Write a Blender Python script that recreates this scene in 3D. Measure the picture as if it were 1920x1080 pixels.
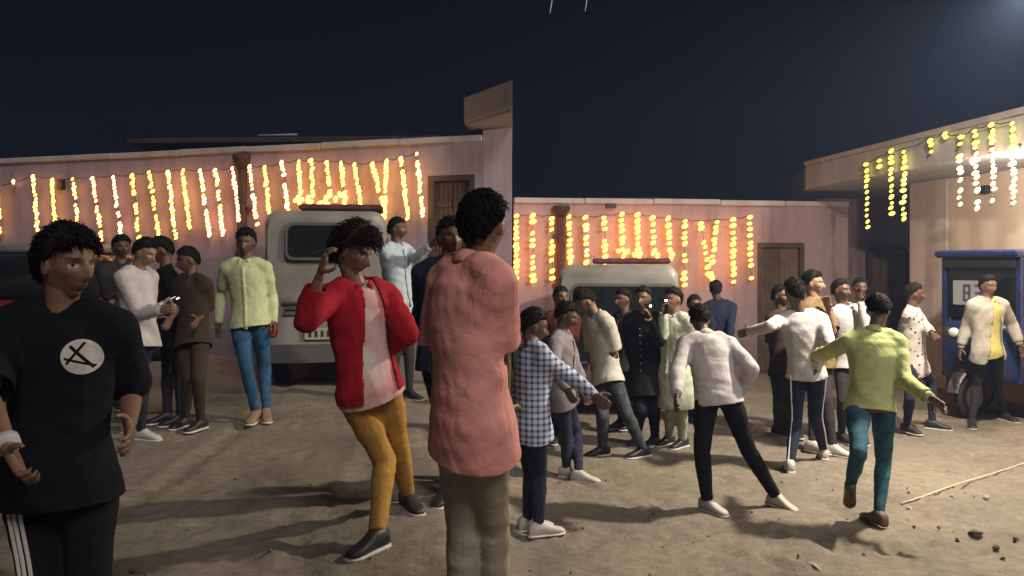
import bpy, math, random
import numpy as np
from mathutils import Vector, Matrix
random.seed(7); rng = np.random.default_rng(7)
R = math.radians
S = bpy.context.scene
COL = S.collection
for o in list(bpy.data.objects): bpy.data.objects.remove(o)

# ------------------------------------------------------------------ camera
F, CX, HY, CZ = 1500.0, 960.0, 500.0, 1.40        # focal length in photo pixels, horizon row, eye height
cam = bpy.data.cameras.new('camera'); camo = bpy.data.objects.new('camera', cam); COL.objects.link(camo)
camo.location = (0, 0, CZ); camo.rotation_euler = (R(90), 0, 0)
cam.sensor_width = 36; cam.lens = 36 * F / 1920; cam.shift_y = -(540 - HY) / 1920
cam.clip_end = 2000; cam.clip_start = 0.05
S.camera = camo
# ------------------------------------------------------------------ night sky, moon-weak sun, exposure
w = bpy.data.worlds.new('World'); S.world = w; w.use_nodes = True
nt = w.node_tree; nt.nodes.clear()
wo = nt.nodes.new('ShaderNodeOutputWorld'); bg = nt.nodes.new('ShaderNodeBackground')
bg.inputs[0].default_value = (0.0100, 0.0128, 0.0265, 1); bg.inputs[1].default_value = 0.12
nt.links.new(bg.outputs[0], wo.inputs[0])
sun = bpy.data.lights.new('sun', 'SUN'); suno = bpy.data.objects.new('sun', sun); COL.objects.link(suno)
sun.energy = 0.68; sun.angle = R(22); sun.color = (1.0, 0.90, 0.82)
suno.rotation_euler = (R(50), 0, R(30))            # from behind the camera, right hand side
S.view_settings.view_transform = 'Standard'; S.view_settings.look = 'None'
S.view_settings.exposure = 1.0; S.view_settings.gamma = 1.0

# ------------------------------------------------------------------ helpers
def P(px, py, Y): return np.array([(px - CX) / F * Y, Y, CZ - (py - HY) / F * Y])
def sst(a, b, x):
    t = np.clip((np.asarray(x, float) - a) / (b - a), 0, 1); return t * t * (3 - 2 * t)
def hash2(i, j, s):
    h = np.sin(i * 127.1 + j * 311.7 + s * 74.7) * 43758.5453
    return h - np.floor(h)
def vnoise(x, y, s=0):
    i, j = np.floor(x), np.floor(y); fx, fy = x - i, y - j
    fx = fx * fx * (3 - 2 * fx); fy = fy * fy * (3 - 2 * fy)
    a = hash2(i, j, s); b = hash2(i + 1, j, s); c = hash2(i, j + 1, s); d = hash2(i + 1, j + 1, s)
    return (a + (b - a) * fx) * (1 - fy) + (c + (d - c) * fx) * fy - 0.5
def gbase(x, y):
    x = np.asarray(x, float); y = np.asarray(y, float)
    edge = x + 0.10 * np.sin(y * 1.3) + 0.05 * np.sin(y * 3.1)
    return -0.42 * sst(-0.42, 0.16, edge) - 0.12 * sst(3.4, 2.6, y)
def gz(x, y): return float(gbase(x, y))

def unit(v):
    v = np.asarray(v, float); n = np.linalg.norm(v); return v / n if n > 1e-9 else np.array([0, 0, 1.0])

class MB:                                            # collects shapes, builds ONE mesh
    def __init__(s): s.v = []; s.f = []; s.n = 0
    def add(s, v, f):
        v = np.asarray(v, float).reshape(-1, 3); s.v.append(v)
        s.f += [tuple(i + s.n for i in q) for q in f]; s.n += len(v); return s
    def box(s, c, d, rz=0, bev=0):
        x, y, z = np.array(d) / 2.0
        ca, sa = math.cos(rz), math.sin(rz)
        if bev <= 0:
            p = [(i * x, j * y, k * z) for k in (-1, 1) for j in (-1, 1) for i in (-1, 1)]
            f = [(0, 2, 3, 1), (4, 5, 7, 6), (0, 1, 5, 4), (2, 6, 7, 3), (0, 4, 6, 2), (1, 3, 7, 5)]
        else:
            b = bev; p = []; f = []
            prof = [(-z, b), (-z + b, 0), (z - b, 0), (z, b)]
            for zz, i in prof:
                X, Y_ = x - i, y - i; c2 = b * 0.6
                p += [(X, Y_ - c2, zz), (X - c2, Y_, zz), (-X + c2, Y_, zz), (-X, Y_ - c2, zz),
                      (-X, -Y_ + c2, zz), (-X + c2, -Y_, zz), (X - c2, -Y_, zz), (X, -Y_ + c2, zz)]
            for r in range(3):
                for k in range(8):
                    f.append((r*8+k, r*8+(k+1) % 8, (r+1)*8+(k+1) % 8, (r+1)*8+k))
            f.append(tuple(range(7, -1, -1))); f.append(tuple(range(24, 32)))
        p = np.array(p); q = np.stack([p[:, 0]*ca - p[:, 1]*sa, p[:, 0]*sa + p[:, 1]*ca, p[:, 2]], 1) + np.array(c, float)
        return s.add(q, f)
    def tube(s, pts, rad, seg=12, ref=None, cap=True):  # rad: list of r or (a, b); a lies along ref
        pts = np.asarray(pts, float); n = len(pts); vs = []; fs = []
        for i in range(n):
            t = unit(pts[min(i+1, n-1)] - pts[max(i-1, 0)])
            rf = ref[i] if (ref is not None and np.ndim(ref) == 2) else ref
            if rf is None: rf = np.array([0, 0, 1.0]) if abs(t[2]) < 0.9 else np.array([1.0, 0, 0])
            a = np.asarray(rf, float); a = unit(a - t * np.dot(a, t)); b = np.cross(t, a)
            ra, rb = rad[i] if np.ndim(rad[i]) else (rad[i], rad[i])
            for k in range(seg):
                an = 2 * math.pi * k / seg
                vs.append(pts[i] + a * ra * math.cos(an) + b * rb * math.sin(an))
        for i in range(n - 1):
            for k in range(seg):
                k2 = (k + 1) % seg
                fs.append((i*seg+k, i*seg+k2, (i+1)*seg+k2, (i+1)*seg+k))
        if cap:
            fs.append(tuple(range(seg-1, -1, -1))); fs.append(tuple(range((n-1)*seg, n*seg)))
        return s.add(vs, fs)
    def ball(s, c, r, seg=12, rings=8, M=None):
        r = np.broadcast_to(np.asarray(r, float), 3); vs = [(0, 0, 1)]; fs = []
        for i in range(1, rings):
            th = math.pi * i / rings
            for k in range(seg):
                an = 2 * math.pi * k / seg
                vs.append((math.sin(th)*math.cos(an), math.sin(th)*math.sin(an), math.cos(th)))
        vs.append((0, 0, -1)); L = len(vs) - 1
        for k in range(seg): fs.append((0, 1+k, 1+(k+1) % seg))
        for i in range(rings - 2):
            for k in range(seg):
                a = 1+i*seg+k; b = 1+i*seg+(k+1) % seg; fs.append((a, a+seg, b+seg, b))
        o = 1 + (rings-2)*seg
        for k in range(seg): fs.append((L, o+(k+1) % seg, o+k))
        v = np.array(vs) * r
        if M is not None: v = v @ np.asarray(M).T
        return s.add(v + np.asarray(c, float), fs)
    def mesh(s, name, origin=(0, 0, 0)):
        me = bpy.data.meshes.new(name); v = np.concatenate(s.v) - np.asarray(origin, float)
        me.from_pydata(v.tolist(), [], s.f); me.update(); return me
    def build(s, name, mat, parent=None, origin=(0, 0, 0), smooth=False, fixn=False):
        me = s.mesh(name, origin)
        return link(name, me, mat, parent, smooth)
def link(name, me, mat, parent=None, smooth=False):
    if mat is not None:
        me.materials.clear(); me.materials.append(mat)
    if smooth: me.shade_smooth()
    o = bpy.data.objects.new(name, me); COL.objects.link(o)
    if parent is not None: o.parent = parent
    return o
def empty(name, loc, label, cat, group=None, rz=0):
    o = bpy.data.objects.new(name, None); COL.objects.link(o); o.location = tuple(loc); o.rotation_euler[2] = rz
    o.empty_display_size = 0.1
    return tag(o, label, cat, group)
def tag(o, label, cat, group=None):
    o['label'] = label; o['category'] = cat
    if group: o['group'] = group
    return o
def remesh(mb, vox, smooth=2, dec=None):
    me = mb.mesh('tmp'); o = bpy.data.objects.new('tmp', me); COL.objects.link(o)
    m = o.modifiers.new('r', 'REMESH'); m.mode = 'VOXEL'; m.voxel_size = vox
    if smooth:
        m2 = o.modifiers.new('s', 'SMOOTH'); m2.factor = 0.5; m2.iterations = smooth
    dg = bpy.context.evaluated_depsgraph_get(); dg.update()
    out = bpy.data.meshes.new_from_object(o.evaluated_get(dg))
    bpy.data.objects.remove(o); bpy.data.meshes.remove(me)
    return out
def getv(me):
    a = np.empty(len(me.vertices)*3); me.vertices.foreach_get('co', a); return a.reshape(-1, 3)
def getn(me):
    a = np.empty(len(me.vertices)*3); me.vertices.foreach_get('normal', a); return a.reshape(-1, 3)
def setv(me, v): me.vertices.foreach_set('co', v.ravel()); me.update()
def faces_of(me): return [tuple(p.vertices) for p in me.polygons]

# ------------------------------------------------------------------ materials
MATS = {}
def mat(name, col, rough=0.8, var=0.12, scale=8.0, bump=0.0, bscale=60.0, metal=0.0, coat=0.0, emit=None, estr=0, col2=None, spec=0.5, sheen=0.0, vcol=False):
    if name in MATS: return MATS[name]
    m = bpy.data.materials.new(name); m.use_nodes = True; t = m.node_tree; b = t.nodes['Principled BSDF']
    b.inputs['Roughness'].default_value = rough; b.inputs['Metallic'].default_value = metal
    b.inputs['Coat Weight'].default_value = coat; b.inputs['Specular IOR Level'].default_value = spec
    b.inputs['Sheen Weight'].default_value = sheen
    tc = t.nodes.new('ShaderNodeTexCoord')
    no = t.nodes.new('ShaderNodeTexNoise'); no.inputs['Scale'].default_value = scale; no.inputs['Detail'].default_value = 5
    t.links.new(tc.outputs['Object'], no.inputs['Vector'])
    rp = t.nodes.new('ShaderNodeValToRGB'); e = rp.color_ramp.elements
    c = np.array(col, float); c2 = np.array(col2, float) if col2 is not None else c * (1 - var)
    c1 = c if col2 is not None else np.clip(c * (1 + var), 0, 1)
    e[0].position = 0.34; e[0].color = (*c2, 1); e[1].position = 0.68; e[1].color = (*c1, 1)
    t.links.new(no.outputs['Fac'], rp.inputs['Fac'])
    src = rp.outputs['Color']
    if vcol:
        at = t.nodes.new('ShaderNodeVertexColor'); at.layer_name = 'col'
        mx = t.nodes.new('ShaderNodeMix'); mx.data_type = 'RGBA'; mx.blend_type = 'MULTIPLY'; mx.inputs['Factor'].default_value = 1
        t.links.new(src, mx.inputs['A']); t.links.new(at.outputs['Color'], mx.inputs['B']); src = mx.outputs['Result']
    t.links.new(src, b.inputs['Base Color'])
    if bump > 0:
        n2 = t.nodes.new('ShaderNodeTexNoise'); n2.inputs['Scale'].default_value = bscale; n2.inputs['Detail'].default_value = 4
        t.links.new(tc.outputs['Object'], n2.inputs['Vector'])
        bp = t.nodes.new('ShaderNodeBump'); bp.inputs['Strength'].default_value = bump; bp.inputs['Distance'].default_value = 0.01
        t.links.new(n2.outputs['Fac'], bp.inputs['Height']); t.links.new(bp.outputs['Normal'], b.inputs['Normal'])
    if emit is not None:
        b.inputs['Emission Color'].default_value = (*emit, 1); b.inputs['Emission Strength'].default_value = estr
    m['bsdf'] = 1; MATS[name] = m; return m
def mathn(t, op, a, b=None, c=None):
    n = t.nodes.new('ShaderNodeMath'); n.operation = op
    for i, x in enumerate((a, b, c)):
        if x is None: continue
        if isinstance(x, (int, float)): n.inputs[i].default_value = x
        else: t.links.new(x, n.inputs[i])
    return n.outputs[0]
def mixc(t, fac, a, b):
    n = t.nodes.new('ShaderNodeMix'); n.data_type = 'RGBA'
    for s_, x in (('Factor', fac), ('A', a), ('B', b)):
        if isinstance(x, (int, float)): n.inputs[s_].default_value = x
        elif isinstance(x, tuple): n.inputs[s_].default_value = (*x, 1)
        else: t.links.new(x, n.inputs[s_])
    return n.outputs['Result']
def base_src(m):
    t = m.node_tree; b = t.nodes['Principled BSDF']; return t, b, b.inputs['Base Color'].links[0].from_socket

def fabric(name, col, rough=0.9, var=0.10):
    if 'fabric_'+name in MATS: return MATS['fabric_'+name]
    m = mat('fabric_' + name, col, rough, var, 14, 0.25, 260, spec=0.15); t = m.node_tree; b = t.nodes['Principled BSDF']
    prev = b.inputs['Normal'].links[0].from_node; tc = t.nodes.new('ShaderNodeTexCoord'); last = None; hs = None
    for sc_, dist, rot, a in (((5, 5, 2.2), 1.6, .5, 1.0), ((4, 4, 8), 1.2, -.6, .7), ((13, 13, 6), 1.0, .3, .35)):
        mp = t.nodes.new('ShaderNodeMapping'); mp.inputs['Scale'].default_value = sc_; mp.inputs['Rotation'].default_value = (rot, rot*.6, .4)
        t.links.new(tc.outputs['Object'], mp.inputs['Vector'])
        n = t.nodes.new('ShaderNodeTexNoise'); n.inputs['Scale'].default_value = 1; n.inputs['Detail'].default_value = 2; n.inputs['Distortion'].default_value = dist
        t.links.new(mp.outputs[0], n.inputs['Vector'])
        rd = mathn(t, 'POWER', mathn(t, 'ABSOLUTE', mathn(t, 'MULTIPLY', mathn(t, 'SUBTRACT', n.outputs['Fac'], .5), 3.0)), .7)
        hs = mathn(t, 'MULTIPLY', rd, a) if hs is None else mathn(t, 'ADD', hs, mathn(t, 'MULTIPLY', rd, a))
    bp = t.nodes.new('ShaderNodeBump'); bp.inputs['Strength'].default_value = .6; bp.inputs['Distance'].default_value = .0055
    t.links.new(hs, bp.inputs['Height']); t.links.new(bp.outputs['Normal'], prev.inputs['Normal'])
    return m
def check_fabric(name, c1, c2, size):
    m = fabric(name, c1); t, b, src = base_src(m)
    tc = t.nodes.new('ShaderNodeTexCoord'); sp = t.nodes.new('ShaderNodeSeparateXYZ'); t.links.new(tc.outputs['Object'], sp.inputs[0])
    hs = []
    for ax in ('X', 'Z'):
        s_ = mathn(t, 'SINE', mathn(t, 'MULTIPLY', sp.outputs[ax], 2*math.pi/size)); hs.append(mathn(t, 'MULTIPLY_ADD', mathn(t, 'GREATER_THAN', s_, 0.25), 0.5, 0.0))
    f = mathn(t, 'ADD', hs[0], hs[1])
    t.links.new(mixc(t, f, src, tuple(c2)), b.inputs['Base Color']); return m
def blotch_fabric(name, c1, c2, scale, thr):
    m = fabric(name, c1); t, b, src = base_src(m)
    tc = t.nodes.new('ShaderNodeTexCoord'); n = t.nodes.new('ShaderNodeTexVoronoi'); n.inputs['Scale'].default_value = scale
    t.links.new(tc.outputs['Object'], n.inputs['Vector'])
    f = mathn(t, 'LESS_THAN', n.outputs['Distance'], thr)
    t.links.new(mixc(t, f, src, tuple(c2)), b.inputs['Base Color']); return m

# plaster with rain streaks, blotches and a dirty foot
def plaster(name, col, stain, foot, amt=0.6, footz=0.35):
    m = mat(name, col, 0.92, 0.10, 1.3, 0.5, 40); t, b, src = base_src(m)
    tc = t.nodes.new('ShaderNodeTexCoord'); mp = t.nodes.new('ShaderNodeMapping'); mp.inputs['Scale'].default_value = (3.0, 3.0, 0.35)
    t.links.new(tc.outputs['Object'], mp.inputs['Vector'])
    n = t.nodes.new('ShaderNodeTexNoise'); n.inputs['Scale'].default_value = 1.0; n.inputs['Detail'].default_value = 7; n.inputs['Roughness'].default_value = 0.65
    t.links.new(mp.outputs[0], n.inputs['Vector'])
    r = t.nodes.new('ShaderNodeValToRGB'); r.color_ramp.elements[0].position = 0.48; r.color_ramp.elements[1].position = 0.75
    t.links.new(n.outputs['Fac'], r.inputs['Fac'])
    c = mixc(t, mathn(t, 'MULTIPLY', r.outputs['Color'], amt), src, tuple(stain))
    n3 = t.nodes.new('ShaderNodeTexNoise'); n3.inputs['Scale'].default_value = 2.2; n3.inputs['Detail'].default_value = 6
    t.links.new(tc.outputs['Object'], n3.inputs['Vector'])
    sp = t.nodes.new('ShaderNodeSeparateXYZ'); t.links.new(tc.outputs['Object'], sp.inputs[0])
    h = mathn(t, 'SUBTRACT', mathn(t, 'MULTIPLY_ADD', n3.outputs['Fac'], 0.9, footz), sp.outputs['Z'])
    f = mathn(t, 'MINIMUM', mathn(t, 'MAXIMUM', mathn(t, 'MULTIPLY', h, 2.0), 0.0), 0.85)
    c = mixc(t, f, c, tuple(foot))
    n4 = t.nodes.new('ShaderNodeTexNoise'); n4.inputs['Scale'].default_value = 1.7; n4.inputs['Detail'].default_value = 9; n4.inputs['Roughness'].default_value = 0.62
    t.links.new(tc.outputs['Object'], n4.inputs['Vector'])
    pe = mathn(t, 'MULTIPLY', mathn(t, 'GREATER_THAN', n4.outputs['Fac'], 0.635), 0.7 * amt)
    t.links.new(mixc(t, pe, c, tuple(np.array(foot)*1.25)), b.inputs['Base Color']); return m
# ================================================================== THE SETTING
def ground_material():
    m = mat('dirt', (0.255, 0.222, 0.178), 0.95, 0.2, 1.1, 0.0, col2=(0.172, 0.154, 0.128)); t, b, src = base_src(m)
    tc = t.nodes.new('ShaderNodeTexCoord')
    n = t.nodes.new('ShaderNodeTexNoise'); n.inputs['Scale'].default_value = 14; n.inputs['Detail'].default_value = 8; n.inputs['Roughness'].default_value = 0.7
    t.links.new(tc.outputs['Object'], n.inputs['Vector'])
    r = t.nodes.new('ShaderNodeValToRGB'); r.color_ramp.elements[0].position = 0.36; r.color_ramp.elements[1].position = 0.66
    r.color_ramp.elements[0].color = (0.62, 0.61, 0.60, 1); r.color_ramp.elements[1].color = (1.15, 1.1, 1.05, 1)
    t.links.new(n.outputs['Fac'], r.inputs['Fac'])
    mx = t.nodes.new('ShaderNodeMix'); mx.data_type = 'RGBA'; mx.blend_type = 'MULTIPLY'; mx.inputs['Factor'].default_value = 0.8
    t.links.new(src, mx.inputs['A']); t.links.new(r.outputs['Color'], mx.inputs['B'])
    # sparse green-grey trodden weeds
    n2 = t.nodes.new('ShaderNodeTexNoise'); n2.inputs['Scale'].default_value = 0.75; n2.inputs['Detail'].default_value = 6
    t.links.new(tc.outputs['Object'], n2.inputs['Vector'])
    r2 = t.nodes.new('ShaderNodeValToRGB'); r2.color_ramp.elements[0].position = 0.56; r2.color_ramp.elements[1].position = 0.74
    t.links.new(n2.outputs['Fac'], r2.inputs['Fac'])
    c = mixc(t, mathn(t, 'MULTIPLY', r2.outputs['Color'], 0.35), mx.outputs['Result'], (0.20, 0.20, 0.11))
    t.links.new(c, b.inputs['Base Color'])
    n3 = t.nodes.new('ShaderNodeTexNoise'); n3.inputs['Scale'].default_value = 32; n3.inputs['Detail'].default_value = 7; n3.inputs['Roughness'].default_value = 0.7
    t.links.new(tc.outputs['Object'], n3.inputs['Vector'])
    bp = t.nodes.new('ShaderNodeBump'); bp.inputs['Strength'].default_value = 0.6; bp.inputs['Distance'].default_value = 0.02
    t.links.new(n3.outputs['Fac'], bp.inputs['Height']); t.links.new(bp.outputs['Normal'], b.inputs['Normal'])
    return m
M_DIRT = ground_material()
def graded(a, b, fine, n, far):
    core = np.arange(a, b + 1e-6, fine); ext = np.geomspace(fine, far, n)
    return np.concatenate([(a - np.cumsum(ext))[::-1], core, b + np.cumsum(ext)])
gx = graded(-5.2, 6.8, 0.045, 26, 22); gy = graded(2.4, 9.5, 0.045, 26, 30)
GX, GY = np.meshgrid(gx, gy)
rgt = sst(0.6, 3.2, GX)
relief = (0.055*vnoise(GX*1.1, GY*1.1, 1) + (0.030+0.02*rgt)*vnoise(GX*3.3, GY*3.3, 2) + (0.014+0.03*rgt)*vnoise(GX*7.1, GY*7.1, 3)
          + (0.008+0.014*rgt)*vnoise(GX*15, GY*15, 4))
near = sst(14, 9, GY) * sst(-9, -6, GX) * sst(11, 8, GX)
GZ = gbase(GX, GY) + relief * (0.2 + 0.45 * near)
fr_ = np.random.default_rng(11)
for k in range(520):                                  # footprints trodden into the dust
    fy = 3.5 + 6*fr_.random()**1.4; fx = fy*fr_.uniform(-.6, .66)
    if fx < .5 and fr_.random() < .55: continue
    a = fr_.uniform(0, 6.28); i0, i1 = np.searchsorted(gx, (fx-.25, fx+.25)); j0, j1 = np.searchsorted(gy, (fy-.25, fy+.25))
    dx, dy = GX[j0:j1, i0:i1]-fx, GY[j0:j1, i0:i1]-fy; u_, v_ = dx*math.cos(a)+dy*math.sin(a), -dx*math.sin(a)+dy*math.cos(a)
    rr = np.sqrt((u_/.15)**2 + (v_/.062)**2); GZ[j0:j1, i0:i1] += fr_.uniform(.5, 1)*(-.016*np.exp(-rr**4) + .010*np.exp(-((rr-1.35)/.3)**2))
for off in (0.0, 1.25):                               # tyre tracks curving to the van
    xc = -1.35 - off + .35*np.sin(GY*.35); d_ = np.abs(GX - xc); GZ -= .014*np.exp(-(d_/.085)**4) * (1+.4*np.sin(GY*60)) * near; GZ += .007*np.exp(-((d_-.13)/.04)**2) * near
ny, nx = GX.shape
idx = np.arange(nx * ny).reshape(ny, nx)
q = np.stack([idx[:-1, :-1], idx[:-1, 1:], idx[1:, 1:], idx[1:, :-1]], -1).reshape(-1, 4)
gme = bpy.data.meshes.new('ground'); gme.from_pydata(np.stack([GX, GY, GZ], -1).reshape(-1, 3).tolist(), [], q.tolist())
ground = link('ground', gme, M_DIRT, None, True); ground['kind'] = 'structure'

M_LAV = plaster('lavender_plaster', (0.37, 0.285, 0.345), (0.22, 0.16, 0.165), (0.17, 0.14, 0.165), 0.95)
M_LAV2 = plaster('mauve_plaster', (0.38, 0.27, 0.305), (0.24, 0.155, 0.13), (0.165, 0.13, 0.14), 0.95, footz=-0.1)
M_CREAM = plaster('cream_plaster', (0.68, 0.57, 0.48), (0.50, 0.41, 0.34), (0.34, 0.27, 0.21), 0.5, footz=-0.1)
M_CONC = plaster('concrete', (0.45, 0.455, 0.48), (0.29, 0.29, 0.31), (0.3, 0.3, 0.3), 0.7, -9)
M_COPE = plaster('coping', (0.52, 0.46, 0.46), (0.25, 0.2, 0.2), (0.3, 0.3, 0.3), 0.6, -9)
M_DOOR = mat('door_wood', (0.10, 0.062, 0.036), 0.7, 0.3, 3, 0.4, 30)
M_DOOR2 = mat('door_wood_pale', (0.14, 0.095, 0.056), 0.7, 0.25, 3, 0.4, 30)
M_FRAME = mat('frame_wood', (0.075, 0.045, 0.032), 0.7, 0.2, 5, 0.3, 40)
M_PIPE = mat('rust_pipe', (0.075, 0.034, 0.024), 0.8, 0.35, 9, 0.5, 50)
M_METAL = mat('grey_metal', (0.20, 0.20, 0.21), 0.45, 0.15, 20, 0.1, 80, metal=0.8)
M_BLACK = mat('black_plastic', (0.018, 0.018, 0.02), 0.55, 0.2, 20)
M_ROOF = mat('dark_tile', (0.040, 0.030, 0.034), 0.95, 0.4, 6, 0.5, 30)

class Wall:                                          # straight wall; local x runs along it, local y away from the yard
    def __init__(s, name, p0, p1, z0, z1, th, m, label, cat, opens=()):
        s.p0 = np.array(p0, float); d = np.array(p1, float) - s.p0; s.L = np.linalg.norm(d); s.d = d / s.L; s.z0 = z0
        s.root = empty(name, (*p0, 0), label, cat, rz=math.atan2(d[1], d[0])); mb = MB()
        xs = sorted(opens); cur = 0
        for (a, b, zt) in xs:
            mb.box(((cur+a)/2, th/2, (z0+z1)/2), (a-cur, th, z1-z0)); mb.box(((a+b)/2, th/2, (zt+z1)/2), (b-a, th-0.004, z1-zt)); cur = b
        mb.box(((cur+s.L)/2, th/2, (z0+z1)/2), (s.L-cur, th, z1-z0))
        s.wall = mb.build('wall', m, s.root)
    @staticmethod
    def hit(p0, p1, px):                             # local x where the sight line of a photo column meets the wall
        p0 = np.array(p0, float); p1 = np.array(p1, float); d = p1 - p0; L = np.linalg.norm(d); d /= L; k = (px - CX) / F
        t = (k * p0[1] - p0[0]) / (d[0] - k * d[1]); Y = p0[1] + d[1] * t
        return t, Y
def zat(py, Y): return CZ - (py - HY) / F * Y

def double_door(root, x0, x1, zb, zt, m1, m2, handle=True):
    f = MB(); fw = 0.08
    f.box((x0+fw/2, 0.06, (zb+zt)/2), (fw, 0.14, zt-zb)); f.box((x1-fw/2, 0.06, (zb+zt)/2), (fw, 0.14, zt-zb)); f.box(((x0+x1)/2, 0.058, zt-fw/2), (x1-x0-2*fw, 0.136, fw))
    f.build('door_frame', M_FRAME, root)
    mid = (x0+x1)/2
    for a, b, mm in ((x0+fw, mid-0.004, m1), (mid+0.004, x1-fw, m2)):
        d = MB().box(((a+b)/2, 0.09, (zb+zt-fw)/2), (b-a, 0.04, zt-fw-zb-0.01)).build('door_leaf', mm, root)
        n = 4; pw = (b-a)/n
        for k in range(n): MB().box((a+pw*(k+0.5), 0.066, (zb+zt-fw)/2), (pw-0.012, 0.012, zt-fw-zb-0.06)).build('plank', mm, d)
        for zz in (0.2, 0.55, 0.85): MB().box(((a+b)/2, 0.052, zb+(zt-zb)*zz), (b-a-0.02, 0.016, 0.09)).build('batten', mm, d)
    MB().tube([(mid+0.03, 0.03, zb+1.0), (mid+0.03, 0.01, zb+1.02), (mid+0.03, 0.01, zb+1.12), (mid+0.03, 0.03, zb+1.14)], [0.008]*4, 8).build('handle', M_METAL, root)
def coping(root, L, z, th, n):
    for k in range(n):
        a = L*k/n; b = L*(k+1)/n
        MB().box(((a+b)/2, th/2, z+0.045+random.uniform(-.008, .008)), (b-a-0.008, th+0.09, 0.09), 0, 0.012).build('coping_slab', M_COPE, root)

# ---- long lavender wall (left), its door, pipe and end pier
A0, A1 = (-14.0, 15.51), (-0.42, 11.377)
ax0, aY = Wall.hit(A0, A1, 803); ax1, _ = Wall.hit(A0, A1, 890); A_TOP = 3.19
WA = Wall('boundary_wall', A0, A1, -0.6, A_TOP, 0.25, M_LAV, 'long lavender plastered wall hung with pink and gold light strings beside a slab-topped pier', 'wall', [(ax0, ax1, zat(330, aY))])
double_door(WA.root, ax0, ax1, 0.0, zat(330, aY), M_DOOR, M_DOOR)
coping(WA.root, WA.L, A_TOP, 0.25, 11)
x, Yp = Wall.hit(A0, A1, 459)
pp = MB().tube([(x, -0.07, 0.0), (x, -0.07, zat(305, Yp))], [0.075, 0.075], 14).tube([(x, -0.08, zat(318, Yp)), (x, -0.08, zat(300, Yp)), (x, -0.08, zat(292, Yp))], [0.085, 0.14, 0.14], 14).build('drain_pipe', M_PIPE, WA.root, smooth=True)
for zz in (0.7, 1.6, 2.3): MB().box((x, -0.04, zz), (0.24, 0.10, 0.05)).build('pipe_bracket', M_PIPE, pp)
for px, py, sx, sz in ((118, 347, .12, .16), (362, 472, .16, .05)):
    xx, Yy = Wall.hit(A0, A1, px); bx = MB().box((xx, -0.04, zat(py, Yy)), (sx, 0.08, sz), 0, 0.01)
    if py > 400: bx.box((xx, -0.035, zat(py+13, Yy)), (0.09, 0.065, 0.2), 0, 0.01)
    bx.build('switch_box', M_BLACK, WA.root)
PIER = empty('porch_pier', (-0.21, 11.3, 0), 'lavender pier under a grey concrete slab corner at the end of the lavender wall', 'pier')
def poly_prism(pts, z0, z1):
    n = len(pts); v = [(*p, z0) for p in pts] + [(*p, z1) for p in pts]
    return MB().add(v, [tuple(range(n-1, -1, -1)), tuple(range(n, 2*n))] + [(i, (i+1) % n, n+(i+1) % n, n+i) for i in range(n)])
PO = (-0.21, 11.3, 0)
poly_prism([(-0.415, 11.377), (0, 11.25), (0, 13.9), (-0.415, 13.9)], -0.6, 3.36).build('pier_wall', M_LAV, PIER, PO)
poly_prism([(-0.66, 11.0), (0.005, 9.95), (0.005, 13.95), (-0.66, 13.95)], 3.40, 3.72).build('roof_slab', M_CONC, PIER, PO)
poly_prism([(-0.60, 11.06), (-0.005, 10.12), (-0.005, 13.9), (-0.60, 13.9)], 3.362, 3.398).build('drip_edge', M_CONC, PIER, PO)

# ---- mauve wall (right), lower
B0, B1 = (0.03, 13.0), (5.83, 13.87)
bx0, bY = Wall.hit(B0, B1, 1420); bx1, _ = Wall.hit(B0, B1, 1508); B_TOP = 2.44
WB = Wall('boundary_wall', B0, B1, -1.0, B_TOP, 0.25, M_LAV2, 'low mauve wall hung with orange light strings between the pier and the cream house', 'wall', [(bx0, bx1, zat(455, bY))])
double_door(WB.root, bx0, bx1, -0.42, zat(455, bY), M_DOOR, M_DOOR2)
coping(WB.root, WB.L, B_TOP, 0.25, 5)
x, Yp = Wall.hit(B0, B1, 1051)
pp = MB().tube([(x, -0.07, -0.45), (x, -0.07, zat(395, Yp))], [0.075, 0.075], 14).tube([(x, -0.08, zat(405, Yp)), (x, -0.08, zat(394, Yp)), (x, -0.08, zat(387, Yp))], [0.085, 0.14, 0.14], 14).build('drain_pipe', M_PIPE, WB.root, smooth=True)
for zz in (0.2, 1.1, 1.9): MB().box((x, -0.04, zz), (0.24, 0.10, 0.05)).build('pipe_bracket', M_PIPE, pp)
xx, Yy = Wall.hit(B0, B1, 1145); MB().box((xx, -0.02, zat(386, Yy)), (0.16, 0.05, 0.07)).build('wall_vent', M_BLACK, WB.root)

# ---- cream house on the right with its projecting slab and dark porch
HO = (6.4, 10.5, 0)
HS = empty('house', HO, 'cream house with a projecting concrete roof slab and a dark recessed porch', 'house')
def poly_prism(pts, z0, z1):
    n = len(pts); v = [(*p, z0) for p in pts] + [(*p, z1) for p in pts]
    return MB().add(v, [tuple(range(n-1, -1, -1)), tuple(range(n, 2*n))] + [(i, (i+1) % n, n+(i+1) % n, n+i) for i in range(n)])
poly_prism([(6.3, 12.52), (7.87, 5.2), (10.5, 5.2), (10.5, 12.52)], -1, 2.70).build('front_wall', M_CREAM, HS, HO)
poly_prism([(5.835, 15.30), (9.5, 15.30), (9.5, 15.5), (5.835, 15.5)], -1, 2.70).build('porch_wall', M_LAV2, HS, HO)
poly_prism([(4.92, 13.4), (6.12, 5.6), (11, 5.6), (11, 15.7), (5.3, 15.7), (5.1, 14.0)], 2.705, 3.08).build('roof_slab', M_CONC, HS, HO)
poly_prism([(4.88, 13.36), (6.08, 5.5), (6.2, 5.5), (5.0, 13.36)], 3.083, 3.15).build('parapet_lip', M_COPE, HS, HO)
poly_prism([(5.86, 13.9), (6.3, 12.53), (9.4, 12.53), (9.4, 15.28), (5.86, 15.28)], -0.8, -0.28).build('porch_floor', M_CONC, HS, HO)
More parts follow.
